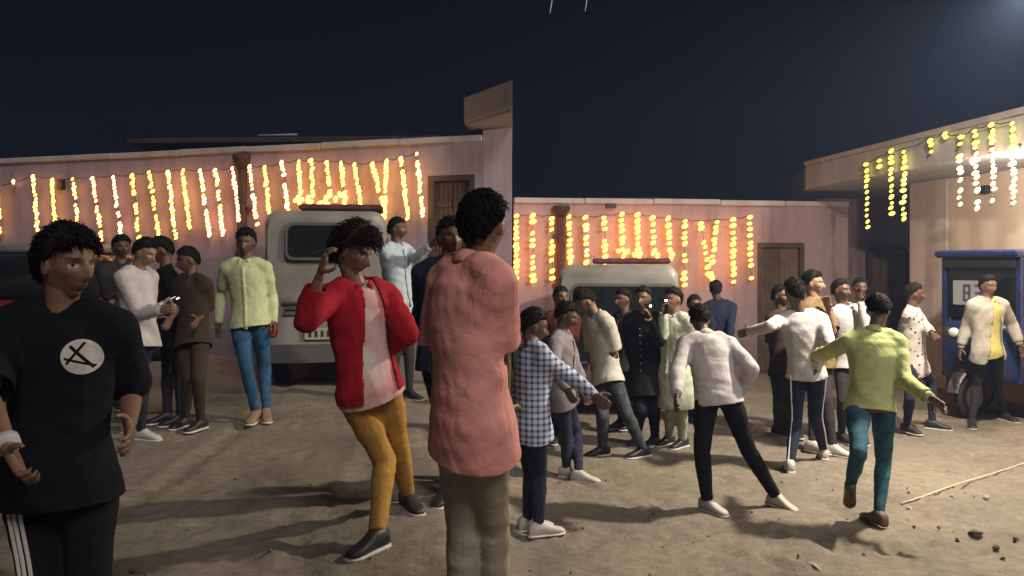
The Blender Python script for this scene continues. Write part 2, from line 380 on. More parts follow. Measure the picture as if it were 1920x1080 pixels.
dr = MB().box((7.16, 15.25, 0.66), (0.66, 0.06, 1.9)).build('door', M_DOOR2, HS, HO)
for k in range(4): MB().box((7.16-0.24+0.16*k, 15.21, 0.66), (0.14, 0.02, 1.8)).build('plank', M_DOOR2, dr, (0, 0, 0)).location = (-HO[0], -HO[1], 0)
fr = MB()
for xx in (6.79, 7.53): fr.box((xx, 15.23, 0.7), (0.07, 0.1, 2.0))
fr.box((7.16, 15.23, 1.735), (0.67, 0.09, 0.07)); fr.build('door_frame', M_FRAME, HS, HO)
MB().box((6.60, 11.12, 2.47), (0.12, 0.12, 0.12), 0, .01).build('junction_box', M_BLACK, HS, HO)
poly_prism([(6.28, 12.55), (6.44, 11.8), (6.40, 11.79), (6.24, 12.55)], -1, 2.70).build('corner_strip', M_COPE, HS, HO)

# ---- dark low roofs behind the walls
def shed(name, x0, x1, y0, zt, label):
    r = empty(name, ((x0+x1)/2, y0, 0), label, 'shed'); o = ((x0+x1)/2, y0, 0)
    MB().box(((x0+x1)/2, y0+1.5, zt/2-0.3), (x1-x0-0.4, 2.6, zt-0.2)).build('wall', M_ROOF, r, o)
    MB().add([(x0, y0-.2, zt-.35), (x1, y0-.2, zt-.30), (x1, y0+1.5, zt), (x0, y0+1.5, zt-.05), (x0, y0+3.2, zt-.35), (x1, y0+3.2, zt-.3),
              (x0, y0-.2, zt-.43), (x1, y0-.2, zt-.38), (x1, y0+3.2, zt-.38), (x0, y0+3.2, zt-.43)],
             [(0, 1, 2, 3), (3, 2, 5, 4), (6, 7, 1, 0), (9, 4, 5, 8), (6, 9, 8, 7), (0, 3, 4, 9, 6), (1, 7, 8, 5, 2)]).build('roof', M_ROOF, r, o)
shed('shed', -7.6, -1.6, 16.0, 4.27, 'dark low shed roof rising behind the lavender wall')
shed('shed', -0.3, 3.6, 18.0, 3.10, 'dark low shed roof rising behind the mauve wall')
M_WIRE = mat('cable_pale', (0.35, 0.35, 0.37), 0.6, 0.1)
def cable(pts, r, m, name, label, cat):
    o = pts[0]; return tag(MB().tube(pts, [r]*len(pts), 6).build(name, m, None, (0, 0, 0), True), label, cat)
cable([np.array([-5.55, 17.5, 4.27]), np.array([-4.7, 17.5, 4.29])], 0.022, M_WIRE, 'ridge_pipe', 'short pale pipe lying along the shed ridge behind the lavender wall', 'pipe')
# two cloth tips hanging from a line strung overhead
LN = empty('bunting_line', P(1065, -60, 7), 'overhead line with two pale cloth tips hanging against the dark sky', 'bunting')
o = P(1065, -60, 7)
MB().tube([P(880, -75, 7), P(1000, -62, 7), P(1065, -60, 7), P(1130, -62, 7), P(1300, -80, 7)], [0.006]*5, 6).build('line', M_WIRE, LN, o)
for px, dx, yb in ((1032, 3, 26), (1098, 2, 22)):
    c = [P(px+6, -60, 7), P(px+4, -30, 7), P(px+dx, 0, 7), P(px, yb-8, 7), P(px-1, yb, 7)]
    MB().tube(c, [(0.004, 0.03), (0.004, 0.026), (0.004, 0.02), (0.004, 0.014), (0.002, 0.003)], 8).build('cloth_tip', mat('pale_cloth', (0.5, 0.5, 0.48), 0.9), LN, o, True)
# ================================================================== LIGHT STRINGS
def bulb_mesh(name, r, h):
    mb = MB(); mb.tube([(0, 0, h*.5), (0, 0, h*.35), (0, 0, 0), (0, 0, -h*.35), (0, 0, -h*.5)], [r*.25, r*.75, r, r*.7, r*.15], 8); return mb.mesh(name)
def glow(name, col, st): return mat(name, (0.8, 0.6, 0.3), 0.5, 0.0, 5, emit=col, estr=st)
M_GOLD = glow('bulb_gold', (1.0, 0.46, 0.07), 2.9); M_PINK = glow('bulb_pink', (1.0, 0.42, 0.20), 2.9)
M_ORANGE = glow('bulb_orange', (1.0, 0.37, 0.035), 3.3); M_LEMON = glow('bulb_lemon', (0.95, 0.78, 0.06), 1.1); M_WARMW = glow('bulb_white', (1.0, 0.80, 0.45), 0.7)
M_RED = glow('bulb_red', (1.0, 0.05, 0.08), 5.0)
BM = {}
for nm, mm in (('g', M_GOLD), ('p', M_PINK), ('o', M_ORANGE), ('l', M_LEMON), ('w', M_WARMW), ('r', M_RED)):
    me = bulb_mesh('bulb', 0.029, 0.085); me.materials.append(mm); me.shade_smooth(); BM[nm] = me
M_CORD = mat('string_cord', (0.02, 0.03, 0.02), 0.7)
TOPS = {}
def string(top, bot, n, kinds, label, group, clump=0, tilt=0.5, big=1.0):
    top = np.array(top); bot = np.array(bot)
    TOPS.setdefault(group, []).append(top)
    r = empty('light_string', top, label, 'light string', group)
    pts = [top + (bot-top)*k/8 + np.array([0.012*math.sin(k*1.9+top[0]*5), 0, 0]) for k in range(9)]
    MB().tube(pts, [0.005]*9, 5).build('cord', M_CORD, r, top)
    for k in range(n):
        if 0 < k < n-1 and random.random() < .05: continue
        t = (k+0.3+random.uniform(-.18, .18))/n; p = (bot-top)*t + np.array([random.uniform(-.009, .009), -0.02+random.uniform(-.02, .01), 0])
        b = bpy.data.objects.new('bulb', BM[kinds[k % len(kinds)]]); COL.objects.link(b); b.parent = r; b.location = tuple(p)
        b.rotation_euler = (random.uniform(-.3, .3), tilt+random.uniform(-.35, .35), 0); s_ = big*random.uniform(0.72, 1.15); b.scale = (s_, s_, s_)
    for k in range(clump):
        p = (bot-top) + np.array([random.uniform(-.09, .09), random.uniform(-.06, 0), random.uniform(-.09, .06)])
        b = bpy.data.objects.new('bulb', BM[kinds[0]]); COL.objects.link(b); b.parent = r; b.location = tuple(p)
        b.rotation_euler = (random.uniform(-1, 1), random.uniform(-1, 1), 0); b.scale = (1.15,)*3
def on_wall(A, B, px, py, off):
    t, Y = Wall.hit(A, B, px); d = np.array(B)-np.array(A); d = d/np.linalg.norm(d); nrm = np.array([d[1], -d[0]])
    Yc = Y + nrm[1]*off
    # walk along the sight line so that the string hangs 'off' metres before the wall
    p = P(px, py, Y); k = np.array([(px-CX)/F, 1.0]); Yn = Y - off / max(1e-6, -np.dot(nrm, k)); return P(px, py, Yn)
LS = [(-3,350,1,440),(64,330,72,435),(98,335,105,425),(138,335,148,425),(175,333,193,455),(213,330,229,450),(249,328,262,450),(281,322,300,450),(316,320,331,450),
      (343,318,357,432),(377,320,394,446),(405,318,420,446),(437,315,450,418),(468,312,483,425),(496,312,506,402),(530,305,541,400),(560,300,565,372),(584,300,588,372),
      (613,302,620,372),(640,303,647,372),(665,308,681,412),(697,305,720,390),(725,300,722,412),(752,295,766,415),(782,288,793,410)]
for i, (x0, y0, x1, y1) in enumerate(LS):
    tp = on_wall(A0, A1, x0, y0, 0.12); bt = on_wall(A0, A1, x1, y1, 0.12)
    kd = 'g' if i in (16, 17, 18, 19, 22) else ['g', 'gpg', 'g', 'gp', 'pg', 'p', 'g'][i % 7] if i not in (10, 11, 13, 15) else 'pgp'
    cl = 4 if i in (16, 17, 18, 19, 22) else 0
    lab = ('light string ending in a glowing clump on the lavender wall above the white van' if i in (16, 17, 18, 19) else
           'slanting light string that meets its neighbour low on the lavender wall' if i == 21 else
           'light string with a glowing foot that the slanting string meets on the lavender wall' if i == 22 else
           'gold light string on the lavender wall right beside its rusty drain pipe' if i in (12, 13) else
           'gold light string nearest the brown door in the lavender wall' if i == 24 else
           'gold light string second from the brown door in the lavender wall' if i == 23 else
           'long pink light string on the lavender wall directly behind the pale green shirted walker' if i in (10, 11) else
           'single gold and pink light string on the plain stretch of the lavender wall')
    string(tp, bt, max(8, int((y1-y0)/6.6)), kd, lab, 'light strings on the lavender wall', cl, 0.6, 0.93)
RS = [(968,403,968,540),(998,403,1000,533),(1034,405,1035,528),(1066,405,1070,510),(1098,406,1100,500),(1132,404,1136,500),(1165,400,1167,474),(1194,400,1196,474),(1223,406,1226,476),
      (1253,408,1256,478),(1283,412,1283,540),(1313,414,1328,508),(1344,412,1331,520),(1373,410,1376,535),(1404,405,1408,530)]
for i, (x0, y0, x1, y1) in enumerate(RS):
    tp = on_wall(B0, B1, x0, y0, 0.12); bt = on_wall(B0, B1, x1, y1, 0.12)
    cl = 4 if i in (6, 7, 8, 9, 12) else 0
    lab = ('orange light string ending in a glowing clump on the mauve wall above the van' if i in (6, 7, 8, 9) else
           'orange light string slanting into a V with its neighbour on the mauve wall' if i in (11, 12) else
           'orange light string on the mauve wall right beside its rusty drain pipe' if i in (2, 3) else
           'orange light string with a gap above its white-tipped end on the mauve wall' if i == 4 else
           'orange light string on the mauve wall nearest the slab-topped pier' if i == 0 else
           'orange light string on the mauve wall second from the slab-topped pier' if i == 1 else
           'orange light string nearest the double door in the mauve wall' if i == 14 else
           'orange light string second from the double door in the mauve wall' if i == 13 else
           'longest orange light string on the mauve wall next to the crossing pair' if i == 10 else
           'orange light string on the mauve wall next to the clump-ended strings')
    string(tp, bt, max(6, int((y1-y0)/10.5)), 'o' if i != 4 else 'oow', lab, 'light strings on the mauve wall', cl, 1.0, 1.22)
CS = [(1623,305,1625,433),(1646,295,1646,325),(1669,282,1670,408),(1694,280,1692,420),(1742,260,1744,292),(1770,251,1771,262),(1798,255,1798,390),(1826,242,1828,398),(1858,232,1859,385),(1895,230,1898,388)]
E0, E1 = (4.92, 13.4), (6.12, 5.6)
for i, (x0, y0, x1, y1) in enumerate(CS):
    tp = on_wall(E0, E1, x0, y0, 0.07); bt = on_wall(E0, E1, x1, y1, 0.07)
    lab = ('short yellow light string caught up under the slab edge of the cream house' if y1-y0 < 40 else
           'long yellow light string hanging from the slab edge before the dark porch' if i < 4 else
           'long yellow and white light string hanging from the slab edge before the cream wall')
    n = max(2, int((y1-y0)/10.5)); kd = 'l' if i < 6 else 'l'*(n//3)+'w'*(n-n//3)
    string(tp, bt, n, kd, lab, 'light strings on the cream house', 0, 0.9, 0.95)
p = on_wall(E0, E1, 1823, 302, 0.12); o = tag(bpy.data.objects.new('red_bulb', BM['r']), 'small red bulb among the yellow strings on the cream house', 'bulb'); COL.objects.link(o); o.location = tuple(p); o.scale = (1.2,)*3
p = on_wall(A0, A1, 25, 341, 0.1); o = tag(bpy.data.objects.new('pink_bulb', BM['p']), 'lone pink bulb on the lavender wall left of the strings', 'bulb'); COL.objects.link(o); o.location = tuple(p)

for g_, lab in (('light strings on the lavender wall', 'thin dark feeder cable along the light string tops on the lavender wall'), ('light strings on the mauve wall', 'thin dark feeder cable along the light string tops on the mauve wall'),
                ('light strings on the cream house', 'thin dark feeder cable along the slab edge of the cream house')):
    q_ = sorted(TOPS[g_], key=lambda a: a[0]); pts = [q_[0]]
    for a, b in zip(q_[:-1], q_[1:]): pts += [(a+b)/2 - np.array([0, 0, .008+.012*random.random()]), b + np.array([0, 0, .012])]
    tag(MB().tube(pts, [.006]*len(pts), 5).build('feeder_cable', M_CORD, None), lab, 'cable')
# ---- floodlight on a bamboo pole and the lamp under the slab
FLP = np.array([4.14, 6.35, 3.63])
FL = empty('floodlight', (4.75, 6.35, gz(4.75, 6.35)), 'bright white floodlight on a bamboo pole beside the cream house', 'floodlight'); o = (4.75, 6.35, gz(4.75, 6.35))
MB().tube([(4.75, 6.35, o[2]-.3), (4.76, 6.35, 1.2), (4.74, 6.34, 3.75)], [0.045, 0.042, 0.036], 10).build('pole', mat('bamboo', (0.28, 0.21, 0.10), 0.6, .3, 4), FL, o, True)
MB().tube([(4.74, 6.34, 3.5), (4.5, 6.35, 3.56), (4.3, 6.35, 3.62)], [0.015]*3, 8).build('bracket', M_METAL, FL, o)
aim = unit(np.array([2.6, 7.4, 0.0]) - FLP); sd = unit(np.cross(aim, (0, 0, 1)))
h = MB(); upv = np.cross(sd, aim)
def obox(mb, c, ax, dims):
    c = np.array(c); v = [c + ax[0]*i*dims[0]/2 + ax[1]*j*dims[1]/2 + ax[2]*k*dims[2]/2 for k in (-1, 1) for j in (-1, 1) for i in (-1, 1)]
    return mb.add(v, [(0, 2, 3, 1), (4, 5, 7, 6), (0, 1, 5, 4), (2, 6, 7, 3), (0, 4, 6, 2), (1, 3, 7, 5)])
obox(h, FLP - aim*0.05, (sd, upv, aim), (0.30, 0.22, 0.07)).build('housing', M_BLACK, FL, o)
obox(MB(), FLP - aim*0.008, (sd, upv, aim), (0.26, 0.18, 0.01)).build('lit_glass', glow('flood_face', (0.85, 0.93, 1.0), 25), FL, o)
ld = bpy.data.lights.new('flood_beam', 'AREA'); ld.shape = 'RECTANGLE'; ld.size = 0.26; ld.size_y = 0.18; ld.energy = 225; ld.color = (1.0, 0.86, 0.66)
lo = bpy.data.objects.new('flood_beam', ld); COL.objects.link(lo); lo.parent = FL; lo.location = tuple(FLP + aim*0.01 - np.array(o))
lo.rotation_euler = Vector(tuple(aim)).to_track_quat('-Z', 'Y').to_euler()
lp = P(1912, 288, 8.85)
LB = empty('eave_lamp', lp, 'round white lamp glowing under the slab edge of the cream house', 'lamp')
MB().ball(lp, 0.05, 14, 10).build('globe', glow('globe', (1, 0.85, 0.66), 14), LB, lp, True)
MB().tube([lp+np.array([0, 0, .04]), lp+np.array([0, 0, .09]), lp+np.array([0.05, 0, .13])], [0.02, 0.025, 0.01], 10).build('holder', M_BLACK, LB, lp)
ld = bpy.data.lights.new('globe_light', 'POINT'); ld.energy = 75; ld.color = (1, 0.8, 0.6); ld.shadow_soft_size = 0.06
lo = bpy.data.objects.new('globe_light', ld); COL.objects.link(lo); lo.parent = LB; lo.location = (0.14, 0.08, -0.10)

# ================================================================== VEHICLES
M_WHITE = mat('van_white', (0.23, 0.22, 0.205), 0.5, 0.22, 2.2, 0.0, coat=0.2)
M_GLASS = mat('dark_glass', (0.012, 0.014, 0.015), 0.08, 0.2, 4)
M_RUB = mat('rubber', (0.02, 0.02, 0.02), 0.85, 0.2, 12)
M_RIM = mat('rim', (0.35, 0.35, 0.36), 0.4, .1, metal=0.7)
M_TAIL = mat('tail_red', (0.35, 0.015, 0.012), 0.25, .1, coat=.5)
M_AMB = mat('tail_amber', (0.5, 0.18, 0.02), 0.25, .1, coat=.5)
M_PLATE = mat('plate', (0.36, 0.34, 0.27), 0.5, .1); M_BLUE = mat('rickshaw_blue', (0.011, 0.026, 0.105), 0.4, .2, 5, coat=.3)
M_TRIM = mat('grey_trim', (0.09, 0.09, 0.09), 0.6, .1)
def rounded_profile(w_, h_, z0, rt, rb, n=5):        # outline in (x, z): a van seen from behind
    pts = []
    for cx_, cz_, r_, a0 in ((w_/2-rt, h_-rt, rt, 0), (-w_/2+rt, h_-rt, rt, 90), (-w_/2+rb, z0+rb, rb, 180), (w_/2-rb, z0+rb, rb, 270)):
        for k in range(n+1):
            a = R(a0+90*k/n); pts.append((cx_+r_*math.cos(a), cz_+r_*math.sin(a)))
    return pts
def loft(mb, secs):
    n = len(secs[0]); v = [p for s_ in secs for p in s_]; f = []
    for i in range(len(secs)-1):
        for k in range(n): f.append((i*n+k, i*n+(k+1) % n, (i+1)*n+(k+1) % n, (i+1)*n+k))
    f.append(tuple(range(n-1, -1, -1))); f.append(tuple(range((len(secs)-1)*n, len(secs)*n))); return mb.add(v, f)
def rrect(cx_, cz_, w_, h_, r_, y, n=4, slope=0):
    out = []
    for sx, sz, a0 in ((1, 1, 0), (-1, 1, 90), (-1, -1, 180), (1, -1, 270)):
        for k in range(n+1):
            a = R(a0+90*k/n); z_ = cz_+sz*(h_/2-r_)+r_*math.sin(a); out.append((cx_+sx*(w_/2-r_)+r_*math.cos(a), y+slope*(z_-cz_), z_))
    return out
def slabr(cx_, cz_, w_, h_, r_, y0, y1, slope=0): return loft(MB(), [rrect(cx_, cz_, w_, h_, r_, y0, slope=slope), rrect(cx_, cz_, w_, h_, r_, y1, slope=slope)])
def wheel(root, c, rad, wd, name='wheel'):
    w_ = MB().tube([(c[0]-wd/2, c[1], c[2]), (c[0]-wd/2+.02, c[1], c[2]), (c[0]+wd/2-.02, c[1], c[2]), (c[0]+wd/2, c[1], c[2])], [rad*.88, rad, rad, rad*.88], 20).build(name, M_RUB, root, smooth=False)
    MB().tube([(c[0]-wd/2-.006, c[1], c[2]), (c[0]+wd/2+.006, c[1], c[2])], [rad*.58]*2, 16).build('rim', M_RIM, w_)
def van(loc, rz, W, H, L, label, win, rack, glassy):
    r = empty('van', loc, label, 'van', None, rz); z0 = 0.32
    secs = []
    for y, hh, ww in ((0.0, H*.96, W*.95), (0.05, H, W), (0.5, H, W), (L*.6, H*.985, W), (L*.78, H*.93, W*.98), (L*.88, H*.55, W*.97), (L, H*.48, W*.9)):
        secs.append([(x_, y + (0.10*max(0, (z_-H*.5)/H) if y < .06 else 0), z_) for x_, z_ in rounded_profile(ww, hh, z0, 0.16 if hh > H*.7 else .1, 0.06)])
    b = loft(MB(), secs).build('body', M_WHITE, r, smooth=True)
    b.data.set_sharp_from_angle(angle=R(35))
    wx, wz, ww, wh = win
    slabr(wx, wz, ww+.07, wh+.07, .09, -.012, .03, slope=.10).build('window_seal', M_TRIM, r)
    g = slabr(wx, wz, ww, wh, .07, -.022, .02, slope=.10).build('rear_window', M_GLASS, r)
    MB().tube([(wx-.1, -.045, wz-wh/2+.04), (wx+.2, -.04, wz-wh/2+.12)], [.008]*2, 6).build('wiper', M_BLACK, g)
    slabr(0, .42, W*.98, .20, .05, -.08, .1).build('bumper', M_TRIM, r)
    for sx in (-1, 1):
        t_ = slabr(sx*(W/2-.085), .80, .13, .36, .03, -.02, .03).build('tail_lamp', M_TAIL, r)
        slabr(sx*(W/2-.085), .72, .11, .09, .02, -.027, .0).build('indicator', M_AMB, t_)
        for y in (.75, L-.75): wheel(r, (sx*(W/2-.1), y, .31), .31, .18)
        s_ = MB()
        for y0_, y1_ in ((.25, 1.15), (1.22, 2.05), (2.12, L*.72)):
            s_ = MB().box((sx*(W/2+.004), (y0_+y1_)/2, H*.72), (.012, y1_-y0_, H*.26), 0, .003).build('side_window', M_GLASS, r)
    pl = slabr(0, .64, .46, .13, .01, -.028, .0).build('number_plate', M_PLATE, r)
    for k in range(6): MB().box((-.17+.068*k, -.031, .64), (.03, .004, .07)).build('plate_digit', M_BLACK, pl)
    MB().box((0.0, -.02, H*.33+.28), (.34, .03, .03), 0, .006).build('tailgate_handle', M_TRIM, r)
    for k, (zz, wl) in enumerate(((.99, .36), (.93, .30), (.87, .34))): MB().box((-W*.22, -.012, zz), (wl, .012, .03)).build('stencil_line', M_TRIM, r)
    if rack:
        k_ = MB().box((0.16, .5, H+.05), (.95, .7, .07), 0, .02).build('roof_bundle', mat('bundle', (.09, .035, .04), .9, .4, 6, .6, 20), r)
    return r
gl = gz(-2.3, 9.2)
van((-2.12, 9.1, 0), R(8), 1.36, 2.04, 3.7, 'white van with a dark rear window parked before the lavender wall', (-.06, 1.69, .70, .36), True, 1)
van((1.28, 9.7, -.42), R(-10), 1.45, 1.84, 3.2, 'off-white van with a wide dark rear opening before the mauve wall', (.06, 1.13, 1.20, .90), True, 1)

# red car half hidden behind the near man
def car(loc, rz, label):
    r = empty('parked_car', loc, label, 'car', None, rz); W, L = 1.55, 3.7
    m = mat('car_maroon', (.16, .02, .025), .3, .1, coat=.5)
    body = [rrect(0, .62, W*k1, .56*k2, .12, y) for y, k1, k2 in ((0, .88, .8), (.12, .98, 1), (1.8, 1, 1), (3.3, .98, .95), (L, .86, .7))]
    b = loft(MB(), body).build('body', m, r, smooth=True); b.data.set_sharp_from_angle(angle=R(35))
    cab = [rrect(0, 1.12, W*k1, .60*k2, .14*k2, y) for y, k1, k2 in ((.15, .80, .55), (.55, .88, .98), (1.9, .88, 1), (2.7, .80, .5))]
    loft(MB(), cab).build('cabin_glass', M_GLASS, r, smooth=True)
    loft(MB(), [rrect(0, 1.44, W*k1, .10, .04, y) for y, k1 in ((.45, .78), (.6, .86), (1.9, .86), (2.05, .78))]).build('roof', M_WHITE, r, smooth=True)
    for sx in (-1, 1):
        slabr(sx*(W/2-.17), .78, .26, .15, .04, -.012, .1).build('tail_lamp', M_TAIL, r)
        for y in (.7, L-.75): wheel(r, (sx*(W/2-.09), y, .29), .29, .17)
    slabr(0, .42, W*.92, .18, .05, -.06, .1).build('bumper', m, r); slabr(0, .62, .46, .12, .01, -.012, .02).build('number_plate', M_PLATE, r)
    return r
car((-5.75, 9.0, 0), R(4), 'maroon car with a white roof standing beside the lavender wall').scale = (1, 1, 1.13)

# blue three-wheeler in front of the cream house
def rickshaw(loc, rz):
    r = empty('three_wheeler', loc, 'blue three-wheeled rickshaw parked before the cream house', 'rickshaw', None, rz)
    W, H, L = 1.0, 2.02, 1.38
    for y, a in ((0.25, 0), (L, 1)):                                      # cabin frame posts
        for sx in (-1, 1): MB().box((sx*(W/2-.03), y, (H+.45)/2), (.06, .06, H-.45), 0, .01).build('post', M_BLUE, r)
    b = MB().box((0, L/2+.1, H-.045), (W+.06, L-.02, .09), 0, .025).build('roof', M_BLUE, r)
    MB().box((0, .2, H-.15), (W-.08, .05, .14), 0, .01).build('front_visor', M_BLACK, b)
    g = MB().box((0, .26, 1.52), (W-.14, .02, .66)).build('windscreen', M_GLASS, r)
    MB().box((-.10, .235, 1.50), (.50, .012, .30)).build('poster', mat('poster_white', (.36, .37, .42), .6, .05), g)
    for x0, z0_, sx, sz in ((-.20, 1.50, .03, .20), (-.13, 1.50, .03, .20), (-.165, 1.59, .07, .03), (-.165, 1.50, .07, .03), (-.165, 1.41, .07, .03),
                            (.02, 1.50, .03, .20), (-.03, 1.59, .07, .03), (-.03, 1.50, .06, .03), (-.03, 1.41, .07, .03)):
        MB().box((x0, .226, z0_), (sx, .006, sz)).build('poster_stroke', mat('ink', (.10, .10, .14), .7), g)
    loft(MB(), [rrect(0, .80, W*k, .72*k2, .12, y) for y, k, k2 in ((.0, .55, .75), (.08, .78, .95), (.28, .98, 1), (.34, 1, 1))]).build('nose', M_BLUE, r, smooth=True)
    for sx in (-1, 1): MB().ball((sx*.17, 0.0, 1.02), (.075, .05, .06), 14, 8).build('headlamp', mat('lamp_glass', (.75, .78, .8), .1, .02, coat=1), r, smooth=True)
    loft(MB(), [rrect(0, .60, W, .30, .05, y) for y in (.34, L)]).build('lower_body', M_BLUE, r)
    for sx in (-1, 1):
        p_ = MB().box((sx*W/2, L*.62, 1.42), (.03, L*.66, 1.15), 0, .01).build('side_panel', mat('panel_maroon', (.10, .02, .025), .6, .3, 4), r)
        for yy, rr in ((.72, .20), (1.12, .17)):
            MB().tube([(sx*(W/2+.015), yy, 1.62), (sx*(W/2+.026), yy, 1.62)], [rr, rr], 24).build('emblem_disc', mat('emblem_white', (.62, .58, .58), .6, .05), p_)
            MB().tube([(sx*(W/2+.026), yy, 1.60), (sx*(W/2+.032), yy, 1.60)], [rr*.55, rr*.55], 20).build('emblem_core', mat('emblem_dark', (.05, .03, .05), .6, .05), p_)
    MB().box((0, 1.05, .88), (W-.1, .4, .22), 0, .05).build('seat', M_BLACK, r)
    wheel(r, (0, .06, .26), .26, .10)
    MB().tube([(0, .06+.33*math.cos(R(a)), .27+.33*math.sin(R(a))) for a in range(10, 175, 16)], [(.012, .075)]*11, 8, ref=np.array([0, 1.0, .3])).build('mudguard', M_METAL, r)
    for sx in (-1, 1): wheel(r, (sx*(W/2-.06), L-.5, .26), .26, .12)
rickshaw((5.45, 9.58, -.42), R(-65))
# ================================================================== PEOPLE
def ico(n):
    import bmesh
    bm = bmesh.new(); bmesh.ops.create_icosphere(bm, subdivisions=n, radius=1.0)
    v = np.array([x.co[:] for x in bm.verts]); f = [tuple(q.index for q in x.verts) for x in bm.faces]; bm.free(); return v, f
IV, IF = ico(5)
def gauss(x, z, cx_, cz_, sx, sz): return np.exp(-((x-cx_)/sx)**2 - ((z-cz_)/sz)**2)
def head_shape(d):                                   # x right, y forward, z up; metres, for a 0.23 m head
    x, y, z = d[:, 0]*.074, d[:, 1]*.094, d[:, 2]*.116
    low = sst(.02, -.11, z); front = sst(-.01, .05, y)
    x = x * (1 - .30*low*front - .18*low); x = x*(1+.06*sst(.0, .06, z))
    y = np.where(y > 0, y*(1-.10*sst(.04, .11, z)), y*(1.06-.35*sst(-.02, -.11, z)))
    ff = sst(.02, .06, y)
    y = y + .004*ff*low
    y = y + ff*(.026*gauss(x, z, 0, -.030, .012, .020) + .012*gauss(x, z, 0, -.008, .008, .022) + .007*gauss(x, z, 0, -.036, .020, .010)
         - .012*gauss(np.abs(x), z, .031, .004, .015, .011) + .006*gauss(np.abs(x), z, .028, .026, .024, .008)
         + .006*gauss(np.abs(x), z, .046, -.022, .016, .016) + .008*gauss(x, z, 0, -.060, .020, .006) + .007*gauss(x, z, 0, -.072, .017, .006)
         - .005*gauss(x, z, 0, -.082, .022, .006) + .010*gauss(x, z, 0, -.102, .022, .016))
    return np.stack([x, y, z], 1)
HD = head_shape(IV)
def head_colors(l):                                  # l: head-local points
    c = np.ones((len(l), 3)); x, y, z = l.T; fr = sst(.03, .055, y)[:, None]; ax = np.abs(x)
    def paint(m, col): nonlocal c; m = np.clip(m, 0, 1)[:, None]*fr; c = c*(1-m) + np.array(col)*m
    paint(gauss(x, z, 0, -.066, .024, .009)*.8, (1.05, .62, .6))
    paint(gauss(ax, z, .033, .027, .021, .0055)*1.3, (.12, .11, .12))
    e = 1 - sst(.75, 1.1, np.sqrt(((ax-.032)/.016)**2 + ((z-.004)/.0080)**2)); paint(e, (2.6, 3.6, 4.6))
    e = 1 - sst(.8, 1.2, np.sqrt(((ax-.033)/.0056)**2 + ((z-.004)/.0064)**2)); paint(e, (.07, .07, .08))
    paint(gauss(ax, z, .032, .0135, .018, .0028)*.8, (.2, .2, .2))
    return c
def beard_colors(l, c, k):
    x, y, z = l.T; m = np.clip(sst(-.035, -.065, z)*sst(-.02, .02, y)*k, 0, 1); m = np.maximum(m, np.clip(k*1.3*gauss(x, z, 0, -.052, .026, .007), 0, 1)*(y > .03))
    m = m*(1-gauss(x, z, 0, -.066, .024, .009)); return c*(1-m[:, None]) + np.array([.22, .22, .25])*m[:, None]*c

def basis(yaw, pitch=0, roll=0):
    """rows: right(local x), forward(local y), up(local z). yaw 0 faces the viewer, 90 faces +X, 180 faces away."""
    a, p = R(yaw), R(pitch); f = np.array([math.sin(a)*math.cos(p), -math.cos(a)*math.cos(p), math.sin(p)])
    rgt = unit(np.cross(f, (0, 0, 1))); up = np.cross(rgt, f)
    r_ = R(roll); rgt, up = rgt*math.cos(r_)+up*math.sin(r_), up*math.cos(r_)-rgt*math.sin(r_)
    return np.stack([rgt, f, up])
def solve(par, px, py, L, sg):
    k = np.array([(px-CX)/F, 1.0, -(py-HY)/F]); o = np.array([0, 0, CZ]); d = o - par
    A_, B_, C_ = k @ k, 2*k @ d, d @ d - L*L; D = B_*B_ - 4*A_*C_
    if D <= 0: Y = -B_/(2*A_)
    else: Y = (-B_ + (1 if sg > 0 else -1)*math.sqrt(D))/(2*A_)
    return o + k*Y
def onground(px, py, h):
    Y = 5.0
    for _ in range(30):
        k = (py-HY)/F; g = gz((px-CX)/F*Y, Y); Yn = (CZ - g - h)/k; Y = 0.5*Y + 0.5*Yn
    return P(px, py, Y)
def knee_on_ray(px, py, hip, ank, Lt, Ls):
    best = None
    for Y in np.linspace(min(hip[1], ank[1])-.4, max(hip[1], ank[1])+.4, 90):
        p = P(px, py, Y); e = (np.linalg.norm(p-hip)-Lt)**2 + (np.linalg.norm(p-ank)-Ls)**2
        if best is None or e < best[0]: best = (e, p)
    return best[1]
def folds(v, n, amp, seed, ax=None):
    r_ = np.random.default_rng(seed); d = np.zeros(len(v))
    for lam, a in ((.42, .9), (.24, 1.0), (.14, .55), (.08, .2)):
        for _ in range(2):
            k = r_.normal(size=3); k[2] *= 1.2; k = unit(k)*2*math.pi/lam; k2 = unit(r_.normal(size=3))*2*math.pi/(lam*2.3)
            ph = v @ k + 1.6*np.sin(v @ k2 + r_.uniform(0, 6)) + r_.uniform(0, 6)
            s_ = np.sin(ph); d += a*(1-2*np.abs(s_)**1.1)*.5*(.5+.5*np.sin(v @ k2*.7 + r_.uniform(0, 6)))
    return v + n*(d*amp/2.2)[:, None]

SKIN = {k: mat('skin_'+k, c, .5, .08, 22, .15, 150, vcol=True, spec=.45) for k, c in
        (('deep', (.115, .060, .040)), ('brown', (.19, .105, .068)), ('tan', (.28, .165, .11)))}
HAIRM = mat('hair_black', (.008, .006, .0055), .75, .3, 40, .5, 120, spec=.2); HAIRB = mat('hair_brown', (.022, .012, .009), .75, .3, 40, .5, 120, spec=.2)
SOLE = mat('sole_white', (.55, .53, .5), .7, .15, 10)
BONES = []

